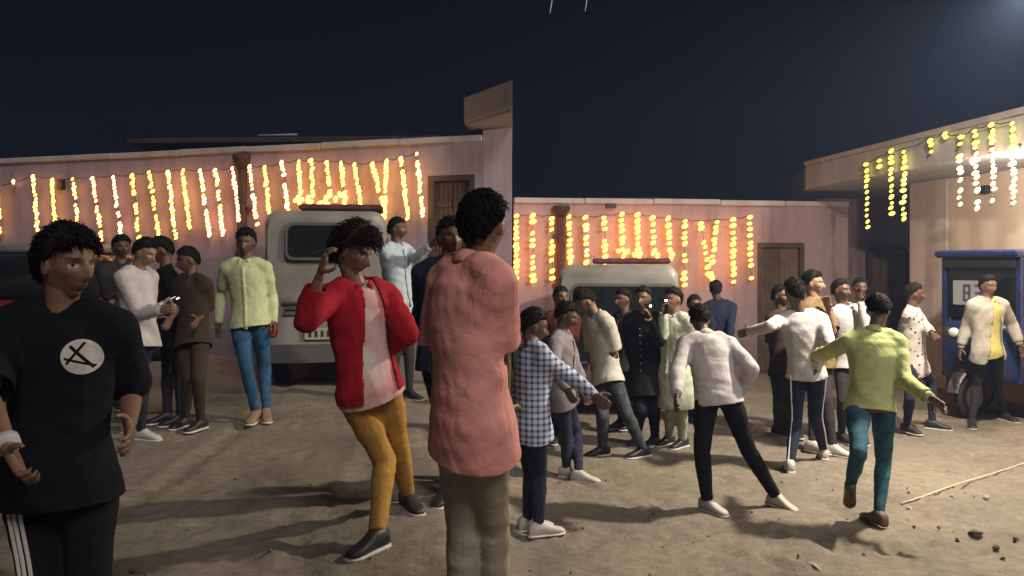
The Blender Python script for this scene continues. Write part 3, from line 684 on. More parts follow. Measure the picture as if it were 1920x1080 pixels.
def hand(mb, wr, d, n, side, s, curl=.5, spread=0.0):
    """wrist, finger direction, palm normal, +1/-1 thumb side"""
    d = unit(d); n = unit(n - d*np.dot(n, d)); w_ = np.cross(d, n)*side
    mb.tube([wr - d*.03*s, wr, wr+d*.03*s, wr+d*.07*s, wr+d*.092*s], [(.027*s, .021*s), (.027*s, .019*s), (.037*s, .018*s), (.041*s, .015*s), (.037*s, .011*s)], 12, ref=w_)
    for off, L in ((-.030, .060), (-.010, .076), (.0105, .082), (.031, .073)):
        p = wr + d*.082*s + w_*off*s; q = [p]; a = 0.15*curl; sw = spread*off*8
        for sl in (.45, .32, .23):
            dd = unit(d*math.cos(a) + n*math.sin(a) + w_*sw); q.append(q[-1] + dd*L*sl*s); a += curl*1.1
        mb.tube([q[0]-d*.02*s]+q, [.0095*s, .0095*s, .009*s, .008*s, .006*s], 8)
    p = wr + d*.022*s + w_*.026*s; q = [p]; a = 0.0
    for sl, mixv in ((.036, .75), (.03, .45), (.024, .25)):
        dd = unit(d*(1-mixv) + w_*mixv + n*(.25+.3*curl)); q.append(q[-1]+dd*sl*s)
    mb.tube(q, [.014*s, .0115*s, .010*s, .007*s], 8)

def shoe(root, ank, toe, up, s, m, o, barefoot=False, sole=True, lw=1.0):
    toe = unit(toe); up = unit(up - toe*np.dot(up, toe)); rt = np.cross(toe, up); g = ank - up*.08*s
    def sec(y, w_, z0, z1, n=12):
        out = []
        for k in range(n):
            a = 2*math.pi*k/n; cx_ = math.copysign(abs(math.cos(a))**.7, math.cos(a)); cz_ = math.copysign(abs(math.sin(a))**.7, math.sin(a))
            out.append(g + toe*y*s + rt*w_*lw*s*cx_ + up*s*((z0+z1)/2 + (z1-z0)/2*cz_))
        return out
    b = loft(MB(), [sec(-.078, .022, .018, .07), sec(-.066, .033, .014, .10), (sec(-.03, .040, .014, .118)), sec(.025, .040, .014, .115), sec(.065, .040, .014, .088),
                    sec(.11, .044, .014, .066), sec(.15, .045, .014, .055), sec(.18, .036, .014, .046), sec(.198, .016, .016, .034)])
    ob = b.build('foot_sandal' if barefoot else 'shoe', m, root, o, True)
    if sole:
        sb = loft(MB(), [sec(-.083, .024, 0, .022), sec(-.068, .038, 0, .024), sec(0, .040, 0, .022), (sec(.08, .045, 0, .02)), sec(.14, .050, 0, .02), sec(.185, .040, 0, .02), sec(.205, .018, .004, .02)])
        sb.build('sole', SOLE if not barefoot else M_RUB, ob, o, True)

def person(label, Y, s, yaw, head, neck, pelvis, armA, armB, legA, legB, shirt, pants, shoes, skin='brown', hair=.018, head_yaw=None, head_pitch=0, head_roll=0,
           sleeve=1.0, hem=.10, hip_yaw=None, planted=(True, True), toes=(None, None), loose=1.0, legw=1.0, lean=0, headdy=0, jacket=None, tee=None, collar=True,
           curl=(.5, .5), stripes=None, beard=0, group='people in the yard', hair_m=None, fringe=False, emblem=None, barefoot=False, shade_front=None, spread=(0, 0), kurta=False, palm=(None, None)):
    hip_yaw = yaw if hip_yaw is None else hip_yaw; head_yaw = yaw if head_yaw is None else head_yaw
    far = Y > 8; near_ = Y < 4.6
    nk = P(*neck, Y+lean); pv = P(*pelvis, Y); hd = P(*head, Y+lean+headdy)
    def across(yw):
        u = np.array([math.cos(R(yw)), math.sin(R(yw)), 0]); return (u if u[0] >= 0 else -u), np.array([math.sin(R(yw)), -math.cos(R(yw)), 0])
    uS, fS = across(yaw); uH, fH = across(hip_yaw); flip = math.cos(R(yaw)) < 0
    sgn = 1 if flip else -1                          # anatomical: image-left limb is the right one when facing the viewer
    tr = unit(nk - pv)
    fS = unit(fS - tr*np.dot(fS, tr)); fH = unit(fH - tr*np.dot(fH, tr))
    shd = -tr*.055*s
    dirA = np.array([0, 0, 0.0])
    shA = nk - uS*.168*s + shd; shB = nk + uS*.168*s + shd
    def lift(sh, el_py):                              # raised arms lift the shoulder
        return sh
    LU, LF, LT, LSN = .285*s, .25*s, .425*s, .415*s
    def limb(sh, a):
        el = solve(sh, a[0], a[1], LU, a[4] if len(a) > 4 else -1); wr = solve(el, a[2], a[3], LF, a[5] if len(a) > 5 else -1)
        # keep the bone lengths human
        v = el-sh; 
        if np.linalg.norm(v) > LU*1.18: el = sh + unit(v)*LU*1.18
        v = wr-el
        if np.linalg.norm(v) > LF*1.18: wr = el + unit(v)*LF*1.18
        return el, wr
    elA, wrA = limb(shA, armA); elB, wrB = limb(shB, armB)
    hpA = pv - uH*.088*s - np.array([0, 0, .02*s]); hpB = pv + uH*.088*s - np.array([0, 0, .02*s])
    legs = []
    for hp, lg, pl in ((hpA, legA, planted[0]), (hpB, legB, planted[1])):
        if pl:
            an = onground(lg[2], lg[3], .08*s); kn = knee_on_ray(lg[0], lg[1], hp, an, LT, LSN)
        else:
            kn = solve(hp, lg[0], lg[1], LT, lg[4] if len(lg) > 4 else -1); an = solve(kn, lg[2], lg[3], LSN, lg[5] if len(lg) > 5 else 1)
        legs.append((hp, kn, an))
    lowz = min(legs[0][2][2], legs[1][2][2]) - .08*s
    BONES.append((label[:46], [round(float(np.linalg.norm(a-b))/s, 2) for a, b in ((nk, pv), (hd, nk), (shA, elA), (elA, wrA), (shB, elB), (elB, wrB))]
                  + [round(float(np.linalg.norm(l[i]-l[i+1]))/s, 2) for l in legs for i in (0, 1)], [round(float(l[2][1]-Y), 2) for l in legs]))
    o = np.array([pv[0], pv[1], gz(pv[0], pv[1])])
    root = empty('person', o, label, 'person', group)
    seed = int(abs(head[0]*7 + head[1]*13))
    # ---------------- skeleton lofts
    def torso(mb, m, t0, t1, scale=1.0, belly=0):
        prof = [(-.55, .198, .145), (-.3, .190, .138), (-.12, .184, .130), (.0, .171, .121), (.15, .148, .108), (.35, .146, .105), (.55, .158, .112), (.72, .170, .116), (.85, .168, .108), (.95, .125, .085), (1.0, .075, .068)]
        ts = [t for t in [q_[0] for q_ in prof] if t0 < t < t1]; ts = [t0]+ts+[t1]
        pts, rad, ref = [], [], []
        hdir = unit((legs[0][1]+legs[1][1])/2 - pv)
        for t in ts:
            w_ = np.interp(t, [q_[0] for q_ in prof], [q_[1] for q_ in prof]); d_ = np.interp(t, [q_[0] for q_ in prof], [q_[2] for q_ in prof])
            c = pv + (nk-pv)*t if t >= 0 else pv + (hdir*.75 - tr*.25)*(-t)*np.linalg.norm(nk-pv)
            f_ = fH*(1-max(0, min(1, t))) + fS*max(0, min(1, t))
            c = c - f_*.018*s*math.sin(max(0, min(1, t))*math.pi) + f_*.012*s
            pts.append(c); rad.append((w_*s*.95*scale+m, d_*s*scale+m)); ref.append(uH*(1-max(0, min(1, t))) + uS*max(0, min(1, t)))
        mb.tube(pts, rad, 20, ref=np.array(ref))
    def shoulders(mb, m):
        for sh in (shA, shB):
            mb.ball(sh, .058*s+m); mb.tube([nk - tr*.02*s, nk*.45+sh*.55+tr*.022*s, sh], [.055*s+m*.6, .052*s+m, .056*s+m], 12)
            c_ = nk - tr*.14*s; mb.tube([c_, c_*.35+sh*.65-tr*.02*s, sh], [.09*s+m*.5, .078*s+m, .056*s+m], 12)
    def arm(mb, sh, el, wr, m, upto=2.0, cuff=0):
        u1 = el-sh; u2 = wr-el; pts = [sh, sh+u1*.3, sh+u1*.7, el]; rad = [.054, .050, .043, .041]
        p2 = [el+u2*.12, el+u2*.3, el+u2*.65, wr]; r2 = [.041, .042, .034, .026]
        if upto <= 1: pts = [sh, sh+u1*.3*upto, sh+u1*.7*upto, sh+u1*upto]; rad = [.056, .056, .058, .060]; p2 = []; r2 = []
        elif upto < 2: k = upto-1; p2 = [el+u2*.12*k, el+u2*.4*k, el+u2*.7*k, el+u2*k]; r2 = [.043, .043, .039, .036]
        mb.tube(pts+p2, [(q_*s+m, q_*s+m) for q_ in rad+r2], 12)
        if upto >= 1.2: mb.ball(el, .042*s+m, 10, 8)
    def leg(mb, l, m, wk=1.0, end=1.0):
        hp, kn, an = l; u1 = kn-hp; u2 = an-kn; e = kn+u2*end
        mb.tube([hp+np.array([0, 0, .02*s]), hp, hp+u1*.3, hp+u1*.7, kn], [.070*s+m, .080*s+m, .077*s*wk+m, .060*s*wk+m, .053*s*wk+m], 14)
        mb.tube([kn, kn+u2*.3*end, kn+u2*.65*end, e], [.053*s*wk+m, .052*s*wk+m, .042*s*wk+m, .034*s*(wk**1.6)+m], 14)
        mb.ball(kn, .054*s*wk+m, 12, 8)
    # ---------------- body: one skin surface
    mb = MB(); torso(mb, -.012, -.1, 1.0)
    shoulders(mb, -.014)
    for sh, el, wr in ((shA, elA, wrA), (shB, elB, wrB)): arm(mb, sh, el, wr, -.003)
    for l in legs: leg(mb, l, -.010, .92)
    body = remesh(mb, .013*s if not far else .018*s, 2)
    bv, bf = getv(body), faces_of(body); bpy.data.meshes.remove(body)
    HB = basis(head_yaw, head_pitch, head_roll); hs = s*1.0
    hm = MB(); hm.add(HD*hs, IF)
    for sx in (-1, 1): hm.ball((sx*.074*hs, -.004*hs, -.006*hs), np.array([.010, .020, .031])*hs, 10, 8)
    nb = (HB @ (nk - tr*.03*s - hd)); ntop = np.array([0, -.018*hs, -.055*hs])
    hm.tube([ntop, ntop*.5+nb*.5, nb], [.054*hs, .052*hs, .062*hs], 16)
    hme = remesh(hm, (.0030 if near_ else .0062)*s if not far else .008*s, 1)
    hv, hf = getv(hme), faces_of(hme); bpy.data.meshes.remove(hme)
    hc = head_colors(hv/hs)
    if beard: hc = beard_colors(hv/hs, hc, beard)
    hw = hv @ HB + hd
    hnd = MB()
    for i, (el, wr, cu, spd, pm) in enumerate(((elA, wrA, curl[0], spread[0], palm[0]), (elB, wrB, curl[1], spread[1], palm[1]))):
        side_img = -1 if i == 0 else 1
        d = unit(wr-el); inward = -uS*side_img
        n = np.asarray(pm, float) if pm is not None else inward + fS*.3
        n = unit(n - d*np.dot(n, d)); w_ = np.cross(d, n)
        th = 1 if np.dot(w_, fS + np.array([0, 0, .4])) > 0 else -1
        hand(hnd, wr, d, n, th, s, cu, spd)
    hme = remesh(hnd, .0055*s if not far else .007*s, 1); nv, nf = getv(hme), faces_of(hme); bpy.data.meshes.remove(hme)
    V = np.concatenate([bv, hw, nv]) - o; n1, n2 = len(bv), len(bv)+len(hw)
    me = bpy.data.meshes.new('body'); me.from_pydata(V.tolist(), [], bf + [tuple(i+n1 for i in q_) for q_ in hf] + [tuple(i+n2 for i in q_) for q_ in nf])
    at = me.color_attributes.new('col', 'FLOAT_COLOR', 'POINT'); cc = np.ones((len(V), 4)); cc[n1:n2, :3] = hc; at.data.foreach_set('color', cc.ravel())
    link('body', me, SKIN[skin], root, True)
    # ---------------- hair
    hmt = hair_m or HAIRM
    v = HD.copy(); x_, y_, z_ = v.T
    line = np.interp(y_, [-.1, -.055, -.02, .015, .045, .075, .1], [-.068, -.048, .006, .028, .050, .064, .066]) - (.012 if fringe else 0)
    msk = sst(-.004, .032, z_ - line + .006*np.sin(x_*180) + .004*np.sin(x_*410+2))
    nd = IV
    ns = .35*np.sin(nd @ np.array([23, 11, 17])+seed) + .3*np.sin(nd @ np.array([-31, 37, 9])) + .25*np.sin(nd @ np.array([61, -20, 44])) + .2*np.sin(nd @ np.array([90, 70, -60]))
    th_ = hair*(.75+.35*sst(-.02, .1, z_)) * (1+.16*ns)
    v = v + IV*(msk*th_ - (1-msk)*.012)[:, None]
    hmb = MB(); hmb.add(v*hs @ HB + hd, IF)
    r_ = np.random.default_rng(seed); cand = np.where(msk > .6)[0]; pick = r_.choice(cand, 1700 if near_ else (450 if not far else 110))
    for i in pick:
        n_ = IV[i]; p0 = v[i] - n_*.003; fl = np.array([0.25*r_.normal(), .5 if p0[1] > .03 else -.4, -.5 if p0[2] < .05 else -.15])
        if fringe and p0[1] > .03: fl = np.array([.3*r_.normal(), .6, -.9])
        fl = fl - n_*np.dot(fl, n_); dd = unit(n_*(.45 if hair > .03 else .22) + unit(fl)*.9 + r_.normal(size=3)*.18); L = hair*r_.uniform(.5, 1.2)+.010
        sd_ = unit(np.cross(dd, n_)+1e-3)*.0021
        p1 = p0 + dd*L*.6; p2 = p0 + dd*L - n_*.15*L
        q_ = np.array([p0-sd_*1.3, p0+sd_*1.3, p0+n_*.004, p1-sd_, p1+sd_, p1+n_*.004, p2])*hs @ HB + hd
        hmb.add(q_, [(0, 1, 4, 3), (1, 2, 5, 4), (2, 0, 3, 5), (3, 4, 6), (4, 5, 6), (5, 3, 6)])
    hmb.build('hair', hmt, root, o, True)
    # ---------------- trousers
    vx = (.0105 if near_ else .014)*s if not far else .018*s
    mb = MB(); torso(mb, -.004, -.06, .18)
    for l in legs: leg(mb, l, .007*loose, legw, .97)
    tm = remesh(mb, vx, 2); tv = getv(tm); tn = getn(tm)
    setv(tm, folds(tv, tn, .009*s, seed+5) - o); link('trousers', tm, pants, root, True)
    tro = [c for c in root.children if c.name.startswith('trousers')][0]
    if stripes:
        for l in legs[:stripes[2]]:
            hp, kn, an = l; out = unit(uH*(-1 if l is legs[0] else 1)*stripes[1] + np.array([0, -1.0, 0]))
            for k in range(stripes[0]):
                lat = unit(np.cross(kn-hp, out)); pts = []; rad = []
                for t in np.linspace(.0, 1.94, 12):
                    p = hp+(kn-hp)*t if t <= 1 else kn+(an-kn)*(t-1)
                    rr = np.interp(t, [0, .3, .7, 1, 1.3, 1.65, 2], [.086, .078*legw, .06*legw, .053*legw, .052*legw, .042*legw, .034*legw**1.6])*s+.007*loose
                    of = (k-(stripes[0]-1)/2)*.020*s; pts.append(p + out*math.sqrt(max(rr*rr-of*of, 1e-6)) + lat*of); rad.append((.0062*s, .007))
                MB().tube(pts, rad, 6, ref=lat).build('stripe', mat('stripe_white', (.7, .7, .68), .8, .05), tro, o)
    # ---------------- shirt
    def top(name, m, material, sl, hm_, gap=None, seed2=0, amp=.010):
        mb = MB(); torso(mb, m, -(hm_+.03)/max(.3, np.linalg.norm(nk-pv)), 1.0); shoulders(mb, m)
        for sh, el, wr in ((shA, elA, wrA), (shB, elB, wrB)):
            if sl > 0: arm(mb, sh, el, wr, m+.001, sl)
        tm = remesh(mb, vx, 7); tv = getv(tm); tn = getn(tm); tv = folds(tv, tn, amp*s, seed+seed2)
        setv(tm, tv - o)
        import bmesh
        bm = bmesh.new(); bm.from_mesh(tm); Lb = np.linalg.norm(nk-pv)
        hdir = unit(unit((legs[0][1]+legs[1][1])/2 - pv)*.75 - tr*.25)
        hpt = pv + ((unit((legs[0][1]+legs[1][1])/2 - pv)*.75 - tr*.25)*max(.01, hm_) if hm_ > 0 else 0) - o
        segs = [(sh-o, el-o, wr-o) for sh, el, wr in ((shA, elA, wrA), (shB, elB, wrB))]
        def sdist(C, a, b):
            ab = b-a; t_ = np.clip(((C-a) @ ab)/(ab @ ab), 0, 1); return np.linalg.norm(C - (a + t_[:, None]*ab), axis=1)
        def cut(pt, nrm, mask_fn):
            bm.faces.ensure_lookup_table(); C = np.array([f_.calc_center_median()[:] for f_ in bm.faces]); mk = mask_fn(C) & (((C-pt) @ nrm) > -.03)
            fs = [bm.faces[i] for i in np.where(mk)[0]]
            if not fs: return
            g_ = set(fs)
            for f_ in fs: g_.update(f_.edges); g_.update(f_.verts)
            bmesh.ops.bisect_plane(bm, geom=list(g_), plane_co=tuple(pt), plane_no=tuple(nrm), clear_outer=True)
        cut(hpt, hdir, lambda C: np.minimum.reduce([sdist(C, a, b) for q_ in segs for a, b in ((q_[0], q_[1]), (q_[1], q_[2]))]) > (.056*s+m if sl > 1 else .03*s))
        for a, b, c_ in segs:
            if 0 < sl <= 1: e = a+(b-a)*sl; d_ = unit(b-a)
            elif sl > 1: e = b+(c_-b)*(sl-1); d_ = unit(c_-b)
            else: continue
            ax_ = pv-o; ab = nk-pv; t_ = np.clip(((e-ax_) @ ab)/(ab @ ab), -.3, 1); rel_ = e-ax_-ab*t_
            if math.hypot(rel_ @ uS/.20, rel_ @ fS/.16) < s*1.12 and sl > 1: continue
            e = e - d_*.012*s; cut(e, d_, lambda C: (np.linalg.norm(C-e, axis=1) < .085*s) & (sdist(C, e-d_*.1, e+d_*.1) < .060*s+m))
        bm.to_mesh(tm); bm.free()
        if gap:
            import bmesh
            bm = bmesh.new(); bm.from_mesh(tm); kill = []
            for fc in bm.faces:
                c = np.array(fc.calc_center_median()) + o; rel = c - pv; t = np.dot(rel, tr)/np.linalg.norm(nk-pv)
                f_ = fH*(1-max(0, min(1, t))) + fS*max(0, min(1, t)); u_ = uH*(1-max(0, min(1, t))) + uS*max(0, min(1, t))
                lt = np.dot(rel - tr*np.dot(rel, tr), u_); fd = np.dot(rel - tr*np.dot(rel, tr), f_)
                wgap = gap[0] + gap[1]*(1-t)
                if fd > .02*s and abs(lt-gap[2]*s) < wgap*s: kill.append(fc)
            bmesh.ops.delete(bm, geom=kill, context='FACES'); bm.to_mesh(tm); bm.free()
        ob = link(name, tm, material, root, True)
        so_ = ob.modifiers.new('thickness', 'SOLIDIFY'); so_.thickness = .004; so_.offset = 1
        return ob
    if jacket:
        top('t_shirt', .004, tee, .25, .05, None, 3, .006)
        so = top(jacket[0], .020, shirt, sleeve, hem, jacket[1], 0, .014)
    else:
        so = top('kurta' if kurta else 'shirt', .012*loose, shirt, sleeve, hem)
    if emblem: so['emblem'] = 1
    if collar:
        nu = unit(hd-nk)*.5 + tr*.5; nu = unit(nu); fc_ = unit(fS - nu*np.dot(fS, nu)); uc = np.cross(nu, fc_); cp, cr, ref = [], [], []
        for k in range(17):
            a = R(24 + (360-48)*k/16); rr = .070*s; dr_ = fc_*math.cos(a) + uc*math.sin(a)
            cp.append(nk + fc_*.012*s + dr_*rr*(1.06 if k in (0, 16) else 1) + nu*(.020 - .020*math.cos(a))*s); cr.append((.030*s, .008*s)); ref.append(nu+dr_*.35*-1)
        MB().tube(cp, cr, 8, ref=np.array(ref)).build('collar', shirt, so, o, True)
        if abs(yaw) < 75 and not jacket and sleeve > 1:
            pl = []
            for t in np.linspace(-.1, .93, 9):
                d_ = np.interp(t, [-.1, .0, .15, .35, .55, .72, .85, .95], [.122, .118, .108, .105, .112, .116, .108, .088]); tt = max(0, min(1, t)); f_ = fH*(1-tt)+fS*tt
                pl.append(pv+(nk-pv)*t - f_*.018*s*math.sin(tt*math.pi) + f_*(.012*s + d_*s + .012*loose+.006))
            MB().tube(pl, [(.017*s, .006)]*9, 6, ref=uS).build('placket', shirt, so, o, True)
            for k in range(1, 8): MB().ball(pl[k]+fS*.006, .006*s, 8, 6).build('button', SOLE, so, o)
    if sleeve >= 1.9:
        for el, wr in ((elA, wrA), (elB, wrB)):
            d = unit(wr-el); MB().tube([wr-d*.055*s, wr-d*.03*s, wr+d*.004*s], [.040*s, .0385*s, .038*s], 14).build('cuff', shirt, so, o, True)
    # ---------------- shoes
    for l, ty, pl in ((legs[0], toes[0], planted[0]), (legs[1], toes[1], planted[1])):
        a = R(hip_yaw if ty is None else (ty[0] if isinstance(ty, tuple) else ty)); pit = R(ty[1]) if isinstance(ty, tuple) else 0
        toe = np.array([math.sin(a)*math.cos(pit), -math.cos(a)*math.cos(pit), math.sin(pit)])
        up = np.array([0, 0, 1.0]); shoe(root, l[2], toe, up, s, shoes, o, barefoot, not barefoot)
    return dict(root=root, shirt=so, nk=nk, pv=pv, tr=tr, uS=uS, fS=fS, o=o, wrA=wrA, wrB=wrB, elA=elA, elB=elB, s=s, hd=hd, HB=HB)

def phone(who, side, label, lit=True, tilt=0):
    wr, el = (who['wrA'], who['elA']) if side == 'A' else (who['wrB'], who['elB']); d = unit(wr-el); c = wr + d*.10*who['s']
    fw = unit(who['hd'] - c); up_ = unit(np.array([0, 0, 1.0]) - fw*fw[2]); rt = np.cross(up_, fw)
    r = empty('phone', c, label, 'phone')
    obox(MB(), c, (rt, up_, fw), (.075, .155, .009)).build('case', M_BLACK, r, c)
    obox(MB(), c + fw*.006, (rt, up_, fw), (.066, .14, .002)).build('screen', glow('phone_screen', (.75, .85, 1.0), 2.0) if lit else M_GLASS, r, c)
    obox(MB(), c - fw*.006 + up_*.055 - rt*.02, (rt, up_, fw), (.018, .018, .003)).build('flash', glow('phone_flash', (1, .97, .9), 6.0), r, c)
def back_yoke(p, m):
    pts = []
    for k in np.linspace(-1, 1, 9):
        c = p['nk'] - p['tr']*.125*p['s'] + p['uS']*k*.135*p['s']; d_ = .108*p['s']*math.sqrt(max(.05, 1-(k*.80)**2)) + .030
        pts.append(c - p['fS']*d_)
    MB().tube(pts, [(.0035, .006)]*9, 6).build('yoke_seam', m, p['shirt'], p['o'], True)
# ---- cloth colours
BLACK = fabric('black', (.010, .0105, .014)); NAVY = fabric('navy', (.020, .026, .055)); CHAR = fabric('charcoal', (.032, .030, .032)); DKBR = fabric('dark_brown', (.050, .033, .026))
WHITE = fabric('white', (.51, .48, .49)); OFFW = fabric('off_white', (.48, .45, .40)); LIME = fabric('pale_green', (.52, .58, .34)); LIME2 = fabric('lime', (.50, .56, .25)); JEANB = fabric('blue_jean', (.030, .085, .17), var=.3)
JEANT = fabric('teal_jean', (.042, .115, .16), var=.25); RED = fabric('red', (.32, .013, .026)); MUST = fabric('mustard', (.42, .235, .06)); PINK = fabric('salmon', (.80, .36, .33)); KHAKI = fabric('khaki_grey', (.36, .325, .265))
PALEB = fabric('pale_blue', (.42, .50, .56)); GREYM = fabric('grey_mauve', (.20, .18, .20)); OLIVE = fabric('olive_brown', (.17, .125, .065)); PISTA = fabric('pistachio', (.42, .45, .37)); YEL = fabric('pale_yellow', (.62, .55, .20))
DKJEAN = fabric('dark_jean', (.028, .032, .060), var=.3); GREYW = fabric('grey_white', (.44, .45, .46)); GREYJ = fabric('grey_jean', (.055, .065, .075), var=.3)
CHECK = check_fabric('blue_check', (.56, .60, .68), (.05, .08, .24), .038); FLOWER = blotch_fabric('leafy_white', (.50, .47, .44), (.12, .09, .075), 17, .26)
TEEP = mat('fabric_tee', (.66, .60, .57), .9, .1, 5.5, .3, 220, col2=(.58, .24, .26), spec=.15)
SHW = mat('shoe_white', (.45, .43, .41), .6, .1); SHB = mat('shoe_black', (.02, .02, .022), .5, .2); SHBR = mat('shoe_brown', (.11, .065, .04), .6, .2); SHT = mat('sandal_tan', (.24, .15, .09), .7, .2)

# ================================================= left yard
L1 = person('man in black t-shirt with a round white chest emblem and striped track trousers', 2.6, .965, 14, (126, 497), (116, 588), (112, 860),
    (-30, 740, 20, 848, -1, -1), (246, 735, 243, 800, 1, -1), (80, 1105, 70, 1320), (168, 1100, 160, 1320), fabric('emblem_black', (.007, .008, .012)), BLACK, SHB,
    skin='brown', hair=.024, head_yaw=64, head_pitch=-4, sleeve=.95, hem=.13, collar=False, stripes=(3, .12, 1), fringe=True, curl=(1.0, .5), loose=1.3, legw=1.12, headdy=-.02)
L2 = person('man in white shirt and dark jeans looking at a phone held before him', 6.5, .95, 75, (272, 474), (256, 508), (262, 630),
    (262, 592, 302, 582), (280, 590, 308, 572), (266, 728, 264, 808), (252, 722, 243, 797), WHITE, DKJEAN, SHW, head_pitch=-22, hem=.09, sleeve=2, headdy=-.03, skin='tan')
phone(L2, 'B', 'phone held by the white-shirted man in dark jeans')
person('person in dark clothes half hidden behind the white-shirted man with the phone', 7.9, .97, 40, (228, 465), (226, 498), (226, 608), (208, 560, 212, 605), (246, 560, 246, 600), (220, 680, 218, 752), (236, 680, 238, 755),
    CHAR, BLACK, SHB, skin='deep', hair=.022)
person('man in black shirt standing opposite the white-shirted man with the phone', 7.2, .96, -60, (302, 470), (312, 508), (322, 622), (300, 572, 285, 600), (338, 570, 320, 598), (314, 705, 314, 778), (338, 705, 340, 782),
    BLACK, CHAR, SHB, skin='deep', head_pitch=-15, hem=.1, sleeve=1.0, hair=.022)
person('man in dark brown shirt with hands before him beside the black-shirted man', 7.0, .93, -20, (352, 488), (358, 522), (362, 634), (334, 580, 352, 590, 1, -1), (388, 580, 372, 600, 1, -1), (352, 712, 348, 785), (372, 712, 376, 790),
    DKBR, DKBR, SHB, skin='deep', head_yaw=-50, head_pitch=-12)
person('man in pale green shirt and blue jeans walking with arms hanging', 7.4, 1.03, 4, (461, 455), (461, 492), (468, 604), (414, 556, 410, 606, 1, -1), (509, 556, 513, 604, 1, -1), (462, 688, 480, 774), (496, 690, 499, 771),
    LIME, JEANB, SHT, skin='deep', hem=.05, sleeve=2, toes=(0, 20), hair=.022, head_pitch=-6)
L6 = person('dancer in open red jacket, white t-shirt and mustard trousers with one hand raised', 4.15, .985, 38, (664, 474), (670, 540), (692, 728),
    (574, 602, 601, 512, -1, -1), (764, 624, 728, 652, -1, 1), (722, 868, 706, 1003), (747, 838, 764, 928), RED, MUST, SHB, skin='brown', hair=.044, head_yaw=62, head_pitch=-18, head_roll=8,
    jacket=('jacket', (.045, .05, .03)), tee=TEEP, collar=True, sleeve=1.75, hem=.02, hip_yaw=25, toes=(-35, 30), loose=1.3, legw=1.02, curl=(.7, .7), hair_m=HAIRB, fringe=True, headdy=-.03)
person('man in salmon pink shirt and khaki trousers seen from behind', 2.8, .95, 126, (908, 424), (882, 502), (880, 775), (820, 668, 838, 775, 1, 1), (938, 655, 945, 760, 1, 1), (868, 985, 862, 1190), (926, 985, 926, 1200),
    PINK, KHAKI, SHB, skin='brown', hair=.018, head_yaw=150, head_pitch=0, sleeve=.92, hem=.15, loose=1.7, legw=1.04, headdy=.02)
person('man in pale blue shirt pointing sideways beside the white van', 8.3, .98, 50, (745, 430), (743, 462), (752, 565), (724, 512, 735, 552, 1, -1), (778, 486, 806, 462, -1, -1), (742, 640, 738, 735), (766, 640, 768, 735),
    PALEB, CHAR, SHB, skin='deep', head_yaw=70, sleeve=2, curl=(.5, .2))
person('man in black jacket half hidden by the salmon-shirted man', 5.0, 1.0, -15, (846, 446), (838, 496), (834, 655), (788, 585, 798, 650, 1, -1), (885, 585, 880, 650, 1, -1), (832, 790, 838, 915), (856, 790, 862, 905),
    NAVY, BLACK, SHB, skin='deep', head_yaw=20, hem=.12, sleeve=2, hair=.02)
# ================================================= right yard
person('man in blue and white checked shirt leaning with one arm stretched out', 5.25, .96, 112, (1000, 612), (1004, 655), (994, 797), (974, 735, 982, 800, 1, -1), (1070, 706, 1114, 742, 1, -1), (996, 888, 990, 975), (1010, 888, 1010, 985),
    CHECK, DKJEAN, SHW, skin='deep', head_yaw=100, head_pitch=-15, hem=.07, sleeve=2, lean=.05, headdy=.05, curl=(.5, .9))
person('stooping man in grey mauve shirt behind the checked-shirted man', 6.8, .93, 70, (1062, 592), (1052, 628), (1052, 740), (1038, 690, 1062, 730), (1082, 690, 1096, 735), (1062, 812, 1062, 880), (1080, 812, 1086, 888),
    GREYM, DKJEAN, SHW, skin='deep', head_pitch=-20, hem=.08, sleeve=2)
person('person in dark red shirt standing behind the stooping man in grey', 8.6, .97, -10, (1052, 558), (1050, 590), (1050, 690), (1030, 645, 1034, 688, 1, -1), (1072, 645, 1070, 688, 1, -1), (1042, 762, 1042, 815), (1060, 762, 1060, 815),
    fabric('dark_red', (.10, .028, .024)), BLACK, SHB, skin='deep', head_yaw=20)
person('man in loose white shirt looking down beside the van with the dark opening', 7.7, .98, -65, (1098, 566), (1120, 594), (1138, 700), (1112, 660, 1100, 702, -1, -1), (1152, 655, 1140, 700, 1, 1), (1130, 780, 1130, 840), (1176, 778, 1206, 842),
    OFFW, GREYJ, SHB, skin='brown', head_pitch=-35, head_yaw=-75, sleeve=1.0, hem=.12, loose=1.9, lean=-.05)
R4 = person('tall person in black holding up a phone between two pale-clothed men', 8.1, 1.0, -30, (1206, 560), (1208, 594), (1212, 694), (1180, 648, 1190, 690, 1, -1), (1238, 640, 1222, 600, -1, -1), (1200, 768, 1194, 820), (1226, 768, 1228, 818),
    BLACK, BLACK, SHB, skin='deep', hem=.3, sleeve=2, loose=1.6)
phone(R4, 'B', 'lit phone held up by the tall person in black')
R5 = person('man in long pistachio kurta with one hand raised to his face', 7.9, .96, -50, (1262, 562), (1266, 594), (1266, 698), (1240, 630, 1244, 590, -1, -1), (1290, 650, 1286, 695, 1, -1), (1258, 770, 1254, 820), (1278, 770, 1280, 825),
    PISTA, PISTA, SHB, skin='brown', hem=.34, sleeve=2, loose=1.6, kurta=True)
phone(R5, 'A', 'lit phone at the face of the man in long pistachio kurta')
person('dancer in white shirt and dark trousers with legs spread and white shoes, seen from behind', 5.95, .95, 172, (1312, 600), (1324, 634), (1346, 742), (1270, 695, 1268, 740, -1, -1), (1410, 692, 1386, 738, -1, 1), (1316, 846, 1326, 940), (1402, 842, 1456, 932),
    WHITE, BLACK, SHW, skin='deep', head_pitch=-30, lean=.20, headdy=.10, hem=.06, sleeve=2, toes=(35, (42, -8)), loose=1.5, legw=1.05, hair=.022)
